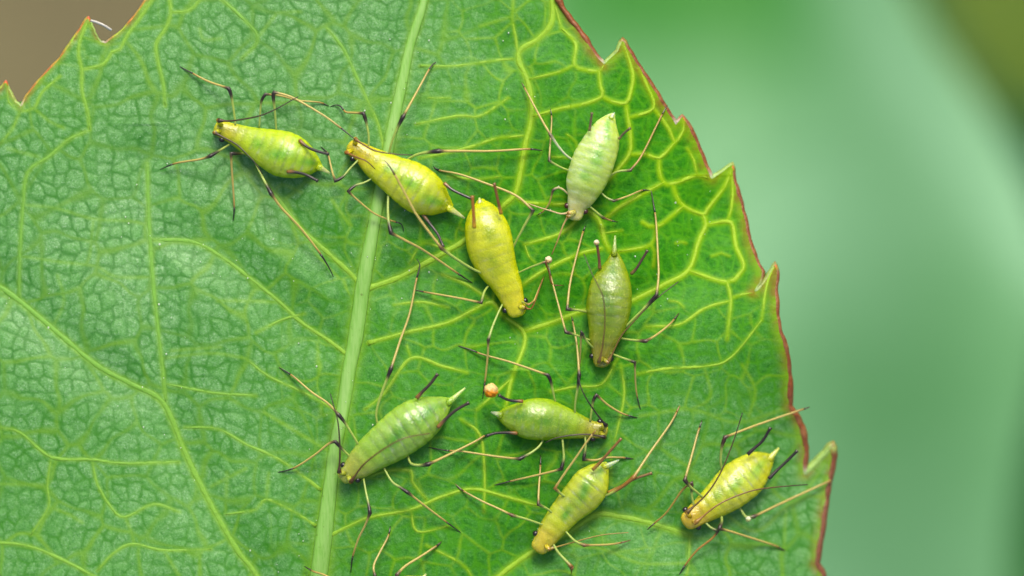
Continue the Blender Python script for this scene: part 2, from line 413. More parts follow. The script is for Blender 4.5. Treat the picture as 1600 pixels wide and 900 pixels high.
def outline_dense(pts, step=3.0, jitter=0.6):
    """close the polygon, keep its corners, subdivide and roughen very slightly"""
    pts = np.array(pts, float); out = []
    for i in range(len(pts)):
        a = pts[i]; b = pts[(i + 1) % len(pts)]
        n = max(1, int(np.hypot(*(b - a)) / step))
        nn = np.array([-(b - a)[1], (b - a)[0]]); nn /= np.linalg.norm(nn) + 1e-9
        for k in range(n):
            t = k / n
            q = a + (b - a) * t
            j = jitter * math.sin(q[0] * 0.21 + q[1] * 0.17) * math.sin(math.pi * t)
            out.append(q + nn * j)
    return np.array(out)

OUTD = outline_dense(OUT)

def seg_dist(px, py, poly, closed=False, reach=None):
    """distance of every grid point (2-D arrays px, py from 1-D axes) to a polyline, computed within `reach`"""
    d = np.full(px.shape, 1e6)
    xs = px[0]; ys = py[:, 0]
    n = len(poly)
    for i in range(n if closed else n - 1):
        a = poly[i]; b = poly[(i + 1) % n]
        r = reach or 1e6
        x0, x1 = np.searchsorted(xs, [min(a[0], b[0]) - r, max(a[0], b[0]) + r])
        y0, y1 = np.searchsorted(ys, [min(a[1], b[1]) - r, max(a[1], b[1]) + r])
        if x0 >= x1 or y0 >= y1: continue
        X = px[y0:y1, x0:x1]; Y = py[y0:y1, x0:x1]
        ab = np.array(b[:2]) - np.array(a[:2]); L = ab @ ab + 1e-9
        t = np.clip(((X - a[0]) * ab[0] + (Y - a[1]) * ab[1]) / L, 0, 1)
        dd = np.hypot(X - a[0] - t * ab[0], Y - a[1] - t * ab[1])
        d[y0:y1, x0:x1] = np.minimum(d[y0:y1, x0:x1], dd)
    return d

def inside_rows(px, py, poly):
    """even-odd test on a grid, one scan per row"""
    xs = px[0]; ys = py[:, 0]
    ins = np.zeros(px.shape, bool)
    a = poly; b = np.roll(poly, -1, axis=0)
    for j, y in enumerate(ys + 1e-4):
        m = (a[:, 1] > y) != (b[:, 1] > y)
        xc = a[m, 0] + (y - a[m, 1]) / (b[m, 1] - a[m, 1]) * (b[m, 0] - a[m, 0])
        ins[j] = (np.searchsorted(np.sort(xc), xs) % 2) == 1
    return ins

def clip_grid(xs, ys, poly, sd=None):
    """triangulated grid cut along the outline -> points (n x 2), triangles, map of source grid weights"""
    px, py = np.meshgrid(xs, ys)
    ins = inside_rows(px, py, poly)
    if sd is None:
        sd = seg_dist(px, py, poly, True, 40)
    s = np.where(ins, sd, -sd); s = np.where(np.abs(s) < 1e-3, 1e-3, s).ravel()
    nx = len(xs); ny = len(ys)
    idx = np.arange(nx * ny).reshape(ny, nx)
    a = idx[:-1, :-1].ravel(); b = idx[:-1, 1:].ravel(); c = idx[1:, 1:].ravel(); d = idx[1:, :-1].ravel()
    tris = np.vstack([np.stack([a, d, c], 1), np.stack([a, c, b], 1)])
    cnt = (s[tris] > 0).sum(1)
    full = tris[cnt == 3]; part = tris[(cnt == 1) | (cnt == 2)]
    pts = [px.ravel(), py.ravel()]
    ex, ey, extra, newt = [], [], {}, []
    X = pts[0]; Y = pts[1]
    def cut(i, j):
        k = (min(i, j), max(i, j))
        if k not in extra:
            t = s[k[0]] / (s[k[0]] - s[k[1]])
            extra[k] = nx * ny + len(ex)
            ex.append(X[k[0]] + t * (X[k[1]] - X[k[0]])); ey.append(Y[k[0]] + t * (Y[k[1]] - Y[k[0]]))
        return extra[k]
    for t in part:
        poly_ = []
        for q in range(3):
            i, j = t[q], t[(q + 1) % 3]
            if s[i] > 0: poly_.append(i)
            if (s[i] > 0) != (s[j] > 0): poly_.append(cut(i, j))
        for q in range(1, len(poly_) - 1): newt.append((poly_[0], poly_[q], poly_[q + 1]))
    XX = np.concatenate([X, np.array(ex)]) if ex else X
    YY = np.concatenate([Y, np.array(ey)]) if ey else Y
    T = np.vstack([full, np.array(newt, int).reshape(-1, 3)])
    used = np.unique(T); rem = np.full(len(XX), -1); rem[used] = np.arange(len(used))
    return XX[used], YY[used], rem[T], used, extra

def tri_mesh(name, V, T, mat, attrs=None):
    me = bpy.data.meshes.new(name)
    V = np.ascontiguousarray(V, np.float32); T = np.ascontiguousarray(T, np.int32)
    me.vertices.add(len(V)); me.vertices.foreach_set('co', V.ravel())
    me.loops.add(T.size); me.loops.foreach_set('vertex_index', T.ravel())
    me.polygons.add(len(T)); me.polygons.foreach_set('loop_start', np.arange(0, T.size, 3, dtype=np.int32))
    me.polygons.foreach_set('use_smooth', np.ones(len(T), bool))
    me.update(calc_edges=True)
    for k, v in (attrs or {}).items():
        a = me.attributes.new(k, 'FLOAT', 'POINT'); a.data.foreach_set('value', np.ascontiguousarray(v, np.float32))
    me.materials.append(mat)
    return me

# ------------------------------------------------------------------ the setting: soil far below
def soil_material():
    m, n, l, b = mat_new('soil')
    f = noise(n, l, 0.06, 4, 0.6); g = noise(n, l, 0.4, 4, 0.6)
    c = mix(n, l, ramp(n, l, f, 0.3, 0.7), lin(106, 96, 62, K), lin(132, 124, 80, K))
    c = mix(n, l, math_(n, l, 'MULTIPLY', ramp(n, l, g, 0.4, 0.7), 0.3), c, lin(90, 84, 60, K))
    l.new(c, b.inputs['Base Color']); b.inputs['Roughness'].default_value = 0.9
    bump(n, l, g, 0.6, 1.0, b)
    return m
GZ = -95.0
gx = np.linspace(-700, 700, 71); gX, gY = np.meshgrid(gx, gx)
gV = np.stack([gX.ravel(), gY.ravel(), GZ + 3.0 * vnoise(gX.ravel() / 40 + 20, gY.ravel() / 40 + 20)], 1)
gi = np.arange(71 * 71).reshape(71, 71)
gF = np.stack([gi[:-1, :-1].ravel(), gi[:-1, 1:].ravel(), gi[1:, 1:].ravel(), gi[1:, :-1].ravel()], 1).tolist()
tag(mesh_obj('soil_ground', gV, gF, soil_material()), kind='structure')

# ------------------------------------------------------------------ blurred leaves behind
def back_leaf_material(name, a, b_, rough=0.4, spec=0.4, scale=0.35):
    m, n, l, b = mat_new(name)
    wax_or_sheen = attr(n, 'sheen').outputs['Fac']
    f = noise(n, l, scale, 3, 0.6)
    c = mix(n, l, math_(n, l, 'ADD', wax_or_sheen, math_(n, l, 'MULTIPLY', math_(n, l, 'SUBTRACT', f, 0.5), 0.7), True), a, b_)
    l.new(c, b.inputs['Base Color']); b.inputs['Roughness'].default_value = rough; b.inputs['Specular IOR Level'].default_value = spec
    bump(n, l, noise(n, l, 4, 3, 0.6), 0.4, 0.1, b)
    return m

def back_leaf(name, label, outline, z_of, sheen_of, mat, midrib, vein_cols, side=(), thick=0.3, step=14):
    pts = catmull(outline + outline[:1], 12)[:-1]
    xs = np.arange(pts[:, 0].min() - step, pts[:, 0].max() + step * 2, step); ys = np.arange(pts[:, 1].min() - step, pts[:, 1].max() + step * 2, step)
    X, Y, T, _, _ = clip_grid(xs, ys, pts)
    Z = z_of(X, Y)
    s = (D - Z) / D / 100.0
    top = np.stack([(X - 800) * s, -(Y - 450) * s, Z], 1); bot = top - [0, 0, thick]
    n = len(top)
    e = {}
    for t in T:
        for q in range(3):
            k = (t[q], t[(q + 1) % 3]); e[k] = e.get((k[1], k[0]), 0)
            if (k[1], k[0]) in e: e.pop(k); e.pop((k[1], k[0]))
    side_t = []
    for (i, j) in e: side_t += [(j, i, i + n), (j, i + n, j + n)]
    TT = np.vstack([T, T[:, ::-1] + n, np.array(side_t).reshape(-1, 3)])
    c = midrib[len(midrib) // 2]
    root = empty(name, P(c[0], c[1], float(z_of(np.array([c[0]]), np.array([c[1]]))[0])))
    tag(root, label, 'leaf')
    off = np.array(root.location)
    wv = sheen_of(X, Y)
    me = tri_mesh('blade', np.vstack([top, bot]) - off, TT, mat, {'sheen': np.concatenate([wv, wv])})
    o = bpy.data.objects.new('blade', me); C.objects.link(o); o.parent = root
    for nm, pl, r in [('midrib', midrib, 14)] + [('vein', v, 6) for v in side]:
        q = catmull(pl, 30); z = z_of(q[:, 0], q[:, 1])
        path = np.array([P(x, y, zz) for (x, y), zz in zip(q, z)])
        V, F, _ = tube(path, r / 100 * np.linspace(1, .4, len(q)), 8, 0.6)
        mesh_obj(nm, V, F, M_vein, root, np.tile(vein_cols, (len(V), 1)))
    return root

def bz(X, Y):     # big pale leaf: sags towards its middle, right margin curled up towards the sky
    return -26 - 2.0 * smooth(500, 1150, X) + 3.0 * smooth(1150, 1600, X) + 0.35 * np.sin(Y / 260.0)
def bw(X, Y):  # highlight band along the margin and gloom at the top, painted as colour
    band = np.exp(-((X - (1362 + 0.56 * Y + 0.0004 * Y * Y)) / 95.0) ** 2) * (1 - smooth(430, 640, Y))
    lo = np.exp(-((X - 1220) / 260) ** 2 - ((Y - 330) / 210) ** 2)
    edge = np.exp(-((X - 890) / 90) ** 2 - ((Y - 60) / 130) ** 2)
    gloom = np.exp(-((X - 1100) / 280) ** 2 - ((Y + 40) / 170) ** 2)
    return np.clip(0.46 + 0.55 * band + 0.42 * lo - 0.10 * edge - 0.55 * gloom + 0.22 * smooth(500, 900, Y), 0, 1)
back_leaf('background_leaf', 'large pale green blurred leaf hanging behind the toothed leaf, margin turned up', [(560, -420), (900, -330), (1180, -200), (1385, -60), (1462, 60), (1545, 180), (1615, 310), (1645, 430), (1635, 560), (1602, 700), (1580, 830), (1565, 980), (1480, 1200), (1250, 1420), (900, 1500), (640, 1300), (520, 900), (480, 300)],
          bz, bw, back_leaf_material('pale_leaf', lin(42, 126, 20, K), lin(136, 188, 138, K), 0.6, 0.3, 0.16), [(700, -300), (1050, 500), (1180, 900), (1200, 1350)], lin(110, 170, 110, K), [[(1010, 400), (1200, 250), (1400, 200)], [(1100, 640), (1300, 540), (1500, 540)]])

def oz(X, Y): return -46 + 3.0 * (X - 1500) / 300 + 2.0 * (Y / 200)
back_leaf('olive_leaf', 'blurred olive yellow leaf in the upper corner beyond the pale leaf', [(1435, -240), (1590, -260), (1760, -160), (1740, 50), (1630, 180), (1545, 140), (1478, 60), (1430, -60)],
          oz, lambda X, Y: np.full(X.shape, 0.4), back_leaf_material('olive_blade', lin(66, 94, 2, K), lin(82, 108, 10, K)), [(1560, -230), (1560, -60), (1540, 120)], lin(140, 160, 60, K))
def dz(X, Y): return -62 + 4 * np.sin(X / 200) + 3 * np.cos(Y / 300)
back_leaf('shaded_leaf', 'dark green blurred leaf lowest at the side behind the pale leaf', [(1180, -300), (1500, -420), (1900, -300), (2050, 200), (2000, 800), (1850, 1250), (1500, 1300), (1300, 1000), (1250, 500), (1200, 100)],
          dz, lambda X, Y: smooth(400, 0, Y), back_leaf_material('dark_blade', lin(46, 112, 30, K), lin(58, 112, 60, K)), [(1620, -380), (1650, 300), (1600, 1250)], lin(50, 100, 50, K))

# ------------------------------------------------------------------ the leaf
def axis(lo, hi, f0, f1, fine, coarse):
    a = np.arange(lo, f0, coarse); b = np.arange(f0, f1, fine); c = np.arange(f1, hi + coarse, coarse)
    return np.concatenate([a, b, c])
XS = axis(-360, 1310, -16, 1312, 2.0, 14.0); YS = axis(-390, 1640, -16, 914, 2.0, 14.0)
GX, GY = np.meshgrid(XS, YS)
LX, LY, LT, used, extra = clip_grid(XS, YS, OUTD)

def vein_field(gx, gy):
    f = np.zeros(gx.shape); dm = np.full(gx.shape, 1e6)
    for hw, st, pl in VEINS:
        q = catmull([p + (0,) for p in pl], 9)[:, :2]
        d = seg_dist(gx, gy, q, False, 60)
        f = np.maximum(f, st * np.exp(-(d / (hw * 1.15)) ** 2.0))
        if hw >= 4: dm = np.minimum(dm, d)
    q = catmull(MID, 12)
    d = seg_dist(gx, gy, q[:, :2], False, 90)
    wd = np.interp(gy[:, 0], q[:, 1], q[:, 2])[:, None]
    f = np.maximum(f, 0.85 * np.exp(-(d / (wd * 1.25)) ** 2.4))
    dm = np.minimum(dm, d)
    return f, dm

def voronoi_edge(x, y, s, seed):
    r = np.random.default_rng(seed); J = r.random((97, 97, 2))
    u = x / s; v = y / s; iu = np.floor(u).astype(int); iv = np.floor(v).astype(int)
    f1 = np.full(u.shape, 9.0); f2 = np.full(u.shape, 9.0); cid = np.zeros(u.shape)
    for a in (-1, 0, 1):
        for b in (-1, 0, 1):
            j = J[(iu + a) % 97, (iv + b) % 97]
            d = np.hypot(iu + a + 0.15 + 0.7 * j[..., 0] - u, iv + b + 0.15 + 0.7 * j[..., 1] - v)
            c = j[..., 0]
            n1 = d < f1
            f2 = np.where(n1, f1, np.minimum(f2, d)); cid = np.where(n1, c, cid); f1 = np.where(n1, d, f1)
    return (f2 - f1) * s * 0.5, cid

VF, DM = vein_field(GX, GY)
SD = seg_dist(GX, GY, OUTD, True, 40)
EDGE = np.exp(-(SD / (5.0 + 6.0 * smooth(600, 900, GX))) ** 2) * 0.75
wx = GX + 14 * vnoise(GX / 30 + 9, GY / 30 + 3) + 20 * vnoise(GX / 90 + 1, GY / 90 + 5); wy = GY + 14 * vnoise(GX / 30 + 33, GY / 30 + 40) + 20 * vnoise(GX / 90 + 50, GY / 90 + 11)
e1, c1 = voronoi_edge(wx, wy, 22.0, 3)
e2, c2 = voronoi_edge(wx + 7, wy + 3, 78.0, 5)
e3, c3 = voronoi_edge(wx * 0.96 + 31, wy * 1.04 + 57, 56.0, 8)
net1 = np.exp(-(e1 / 2.1) ** 2) * (0.45 + 0.9 * np.clip(vnoise(GX / 22, GY / 22 + 7) + 0.5, 0, 1)); net2 = np.exp(-(e2 / 3.4) ** 2)
NET = np.clip(np.maximum(net1, 0.8 * net2), 0, 1)
BL = np.clip(sheen_at(GX + 90 * vnoise(GX / 120, GY / 120), GY + 90 * vnoise(GX / 120 + 17, GY / 120 + 31)), 0, 1)
# weak yellow third-order veins where none were drawn by hand (left half of the blade)
VF = np.maximum(VF, 0.40 * net2 * smooth(0.3, 0.7, BL) * (0.5 + np.clip(vnoise(GX / 60, GY / 60 + 19) + 0.5, 0, 1)))
traced = smooth(880, 980, GX) * (1 - smooth(430, 540, GY))
VF = np.maximum(VF, np.exp(-(e3 / 2.0) ** 2) * (1 - smooth(0.45, 0.8, BL)) * (0.50 - 0.4 * traced) * (0.35 + 0.9 * np.clip(vnoise(GX / 45 + 23, GY / 45) + 0.5, 0, 1)))
puff = smooth(0, 7, e1) * (0.35 + 0.5 * c1) + smooth(0, 30, e2) * 0.35
REL = (0.005 + 0.005 * BL) * puff * (1 - 0.7 * VF) + 0.10 * (1 - np.exp(-(DM / 42.0) ** 2)) + 0.012 * VF * (1 - BL)

def at_leaf(field):
    flat = field.ravel()
    inv = {v: k for k, v in extra.items()}
    nb = len(flat)
    res = np.empty(len(used))
    for i, u in enumerate(used):
        if u < nb: res[i] = flat[u]
        else:
            a, b = inv[u]; res[i] = 0.5 * (flat[a] + flat[b])
    return res
def at_leaf_fast(field):
    flat = field.ravel(); nb = len(flat)
    keys = sorted(extra.items(), key=lambda kv: kv[1])
    ext = np.array([0.5 * (flat[a] + flat[b]) for (a, b), _ in keys]) if keys else np.empty(0)
    return np.concatenate([flat, ext])[used]

lv, ln_, lb, lc, lr, le = (at_leaf_fast(f) for f in (VF, NET, BL, c1, REL, EDGE))
LZ = base_h(LX, LY) + lr
sc = (D - LZ) / D / 100
Vtop = np.stack([(LX - 800) * sc, -(LY - 450) * sc, LZ], 1)
leaf = empty('toothed_leaf', P(402, 1615, 0))
tag(leaf, 'large green serrated leaf with pale midrib and reddish toothed margin, covered in aphids', 'leaf')
loff = np.array(leaf.location)
me = tri_mesh('blade', Vtop - loff, LT, M_leaf, {'vein': lv, 'net': ln_, 'sheen': lb, 'cell': lc, 'edge': le})
o = bpy.data.objects.new('blade', me); C.objects.link(o); o.parent = leaf
# the far face of the blade, a coarser sheet 0.12 below
cx = np.arange(-380, 1330, 14.0); cy = np.arange(-400, 1650, 14.0)
BX, BY, BT, _, _ = clip_grid(cx, cy, OUTD)
BZ = base_h(BX, BY) - 0.10
s2 = (D - BZ) / D / 100
me = tri_mesh('far_face', np.stack([(BX - 800) * s2, -(BY - 450) * s2, BZ], 1) - loff, BT[:, ::-1], M_leaf,
              {'vein': np.zeros(len(BX)), 'net': np.zeros(len(BX)), 'sheen': np.full(len(BX), .2), 'cell': np.zeros(len(BX))})
o = bpy.data.objects.new('far_face', me); C.objects.link(o); o.parent = leaf

def surf(px, py):
    """height of the blade incl. its sag near the big veins"""
    return float(base_h(px, py)) + 0.07

def cum(a):
    return np.concatenate([[0], np.cumsum(np.hypot(np.diff(a[:, 0]), np.diff(a[:, 1])))])

# midrib and side veins
q = catmull(MID, 8)
dmz = base_h(q[:, 0], q[:, 1]) + 0.02
path = np.array([P(x, y, z) for (x, y, _), z in zip(q, dmz)])
V, F, ring = tube(path, q[:, 2] / 100 * 0.92 * (1 + 0.10 * vnoise(q[:, 0] * 0 + 3, q[:, 1] / 40)), 16, 0.4)
ang = np.tile(np.arange(16) * 2 * math.pi / 16, len(q))
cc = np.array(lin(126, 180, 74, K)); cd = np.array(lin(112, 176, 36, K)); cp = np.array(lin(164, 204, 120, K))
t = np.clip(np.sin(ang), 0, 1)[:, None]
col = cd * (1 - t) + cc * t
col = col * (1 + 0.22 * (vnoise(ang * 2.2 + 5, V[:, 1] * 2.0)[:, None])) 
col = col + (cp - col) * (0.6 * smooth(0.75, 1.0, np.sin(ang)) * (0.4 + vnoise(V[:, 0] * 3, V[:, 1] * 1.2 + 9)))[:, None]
mesh_obj('midrib', V, F, M_midrib, leaf, col)
MIDQ = catmull(MID, 8)
for hw, st, pl in VEINS:
    if st < 0.6 : continue
    q = catmull([p + (0,) for p in pl], 7)[:, :2]
    z = base_h(q[:, 0], q[:, 1]) + (0.015 if hw >= 4 else 0.045)
    # ride on the local relief
    ix = np.clip(np.searchsorted(XS, q[:, 0]), 0, len(XS) - 1); iy = np.clip(np.searchsorted(YS, q[:, 1]), 0, len(YS) - 1)
    z = base_h(q[:, 0], q[:, 1]) + REL[iy, ix]
    k = np.ones(5) / 5; z = np.convolve(np.pad(z, 2, mode='edge'), k, 'valid') - 0.002
    path = np.array([P(x, y, zz) for (x, y), zz in zip(q, z)])
    cq = cum(q); te = np.minimum(cq, cq[-1] - cq)
    ends = [np.hypot(MIDQ[:, 0] - e_[0], MIDQ[:, 1] - e_[1]).min() < 24 for e_ in (q[0], q[-1])]
    tp = np.ones(len(q))
    for e_, dd in ((ends[0], cq), (ends[1], cq[-1] - cq)):
        tp *= (1 + 0.5 * np.exp(-dd / 14)) if e_ else (0.25 + 0.75 * smooth(0, 26, dd))
    r = hw / 100 * 0.70 * (0.85 + 0.6 * (vnoise(q[:, 0] / 14, q[:, 1] / 14) + 0.1)) * tp
    V, F, ring = tube(path, r, 10, 0.26)
    bl = sheen_at(q[:, 0], q[:, 1])[ring][:, None]
    col = np.array(lin(156, 196, 20, K)) * (1 - bl) + np.array(lin(110, 170, 62, K)) * bl
    mesh_obj('vein', V, F, M_vein, leaf, col)

# reddish rim along the outline, with the teeth's gland tips
no = len(OUTD)
rimz = base_h(OUTD[:, 0], OUTD[:, 1]) + 0.03
path = np.array([P(x, y, z) for (x, y), z in zip(OUTD, rimz)])
path = np.vstack([path, path[:1]])
ox, oy = np.append(OUTD[:, 0], OUTD[0, 0]), np.append(OUTD[:, 1], OUTD[0, 1])
right = smooth(600, 900, ox)
red = np.array(lin(138, 70, 16, K)); purple = np.array(lin(118, 74, 52, K)); org = np.array(lin(196, 128, 40, K)); grn = np.array(lin(150, 190, 40, K)); pale = np.array(lin(214, 206, 184, K))
nz = np.clip(vnoise(ox / 16 + 3, oy / 16) * 1.7 + 0.5, 0, 1)[:, None]; nz2 = np.clip(vnoise(ox / 7 + 30, oy / 7) * 2 + 0.4, 0, 1)[:, None]
cr = red * (1 - 0.3 * nz) + purple * 0.3 * nz; cr = cr * (1 - 0.22 * nz2 ** 2) + np.array(lin(190, 150, 90, K)) * 0.22 * nz2 ** 2
low = smooth(640, 800, oy)[:, None]
cr = cr * (1 - 0.6 * low) + purple * 0.6 * low
cl = org * nz + grn * (1 - nz); cl = cl * (1 - 0.45 * nz2) + np.array(lin(170, 90, 60, K)) * 0.45 * nz2
ccol = cl * (1 - right[:, None]) + cr * right[:, None]
# the short inner edges of the teeth and the notches are pale
notch = [(1257, 741), (1178, 457), (1111, 279), (1056, 195), (944, 101), (160, 68), (33, 167)]
for (nx_, ny_) in notch:
    g = np.exp(-(np.hypot(ox - nx_, oy - ny_) / 9) ** 2)[:, None]; ccol = ccol * (1 - g) + pale * g
inner = [((1298, 700), (1257, 741)), ((1209, 418), (1178, 457)), ((1142, 260), (1113, 278)), ((971, 70), (946, 100)), ((140, 34), (155, 66)), ((10, 132), (30, 166))]
for a, b in inner:
    a = np.array(a); b = np.array(b); ab = b - a
    t = np.clip(((ox - a[0]) * ab[0] + (oy - a[1]) * ab[1]) / (ab @ ab), 0, 1)
    g = np.exp(-(np.hypot(ox - a[0] - t * ab[0], oy - a[1] - t * ab[1]) / 5) ** 2)[:, None] * 0.85
    ccol = ccol * (1 - g) + np.array(lin(150, 196, 90, K)) * g
rr = 0.027 + 0.022 * right + 0.020 * right * smooth(400, 700, oy) + 0.020 * vnoise(ox / 15, oy / 15 + 7) + 0.010 * np.clip(vnoise(ox / 5 + 11, oy / 5 + 2) - 0.2, 0, 1)
V, F, ring = tube(path, rr, 8, 1.25, False)
mesh_obj('margin', V, F, M_rim, leaf, ccol[ring])
for (x, y, dx, dy, r) in [(1300, 699, 0, -1, 4.5), (1211, 416, 0, -1, 3.6), (1143, 261, 0, -1, 4.2), (1066, 185, -.5, -1, 3.4), (973, 66, -.2, -1, 3.2), (138, 30, .1, -1, 3.6), (9, 130, 0, -1, 3.6)]:
    z = surf(x, y) - 0.02
    pts = [P(x - dx * 9, y - dy * 9, z), P(x - dx * 4, y - dy * 4, z + .01), P(x, y, z + .01), P(x + dx * 3, y + dy * 3, z), P(x + dx * 5, y + dy * 5, z)]
    V, F, ring = tube(pts, np.array([.9, 1.1, 1.0, .7, .25]) * r / 100, 10)
    cols = np.array([lin(170, 190, 50, K), lin(206, 150, 40, K), lin(208, 110, 40, K), lin(176, 76, 40, K), lin(190, 130, 110, K)])
    mesh_obj('tooth_tip', V, F, M_rim, leaf, cols[ring])

# ------------------------------------------------------------------ aphids
GROUP = 'aphids feeding on the leaf'
TAN = lin(186, 168, 86, K); TANG = lin(160, 182, 80, K); BRN = lin(140, 98, 38, K); BLK = lin(40, 30, 20, K)

def path3(pts, h):
    """pixel points with heights above the blade -> n x 3 array (px, py, z)"""
    return np.array([(x, y, surf(x, y) + hh) for (x, y), hh in zip(pts, h)])

def to_scene(a): return np.array([P(x, y, z) for x, y, z in a])

def make_leg(root, pts, knee, tip_h=0.03, knee_h=0.42, base_hh=0.20, w=1.0, tarsus=24, knee_dark=14, tone=TAN, femur=TANG, dark=BLK):
    """pts: pixel path from the hip to the claw; knee: index of the knee in it"""
    pts = [tuple(map(float, p)) for p in pts]
    A = np.array(pts)
    c = cum(A); ck = c[knee]; ct = c[-1]
    hts = [base_hh + (knee_h - base_hh) * (v / ck) ** 0.8 if v <= ck else knee_h + (tip_h - knee_h) * ((v - ck) / (ct - ck)) ** 0.85 for v in c]
    B = path3(pts, hts)
    fem = catmull(B[:knee + 1], 4); tib = catmull(B[knee:], 4)
    allp = np.vstack([fem[:-1], tib]); cl = cum(allp); kk = len(fem) - 1
    Lk = cl[kk]; Lt = cl[-1]
    rad = np.where(cl <= Lk, 2.0 + 0.9 * np.clip(cl / Lk, 0, 1), 2.5 - 0.7 * np.clip((cl - Lk) / (Lt - Lk), 0, 1))
    rad = rad + 0.9 * np.exp(-((cl - Lk) / 5) ** 2) + (0.9 if knee_dark > 5 else 0.3) * np.exp(-((cl - Lk + knee_dark * .45) / (3 + knee_dark * .5)) ** 2)
    rad *= w * 0.75
    split = int(np.searchsorted(cl, Lt - tarsus))
    split = min(max(split, kk + 1), len(cl) - 3)
    colr = np.where((cl <= Lk)[:, None], np.array(femur), np.array(tone))
    g = np.clip((1 - smooth(1, 12, cl - Lk)) * smooth(knee_dark + 9, knee_dark - 4, Lk - cl), 0, 1)[:, None]
    colr = colr * (1 - g) + np.array(dark) * g
    br = (smooth(Lt - tarsus - 18, Lt - tarsus, cl) * 0.55)[:, None]
    colr = colr * (1 - br) + np.array(BRN) * br
    V, F, ring = tube(to_scene(allp[:split + 1]), rad[:split + 1] / 100, 8)
    leg = mesh_obj('leg', V, F, M_limb, root, colr[ring])
    rf = rad[split:] * np.linspace(1.0, 0.45, len(rad) - split)
    V, F, ring = tube(to_scene(allp[split:]), rf / 100, 7)
    off = np.array(root.location)
    foot = mesh_obj('foot', V - off, F, M_dark, None, np.tile(np.array(dark), (len(V), 1)))
    foot.parent = leg
    return leg

def make_antenna(root, pts, h0=0.36, h1=0.5, w=1.0, tone=lin(70, 52, 24, K), end=BLK, base=None):
    A = np.array(pts, float); c = cum(A) / cum(A)[-1]
    B = path3(pts, h0 + (h1 - h0) * np.sin(c * math.pi * 0.75) / max(0.7, 1))
    q = catmull(B, 4); t = cum(q) / cum(q)[-1]
    rad = (2.5 * np.exp(-(t / 0.05) ** 2) + 1.55 - 0.75 * t) * w
    col = np.array(tone)[None] * (1 - t[:, None]) + np.array(end)[None] * t[:, None]
    b0 = np.array(base if base is not None else tone)
    g = np.exp(-(t / 0.06) ** 2)[:, None]; col = col * (1 - g) + b0 * g
    V, F, ring = tube(to_scene(q), rad / 100, 7)
    return mesh_obj('antenna', V, F, M_limb, root, col[ring])

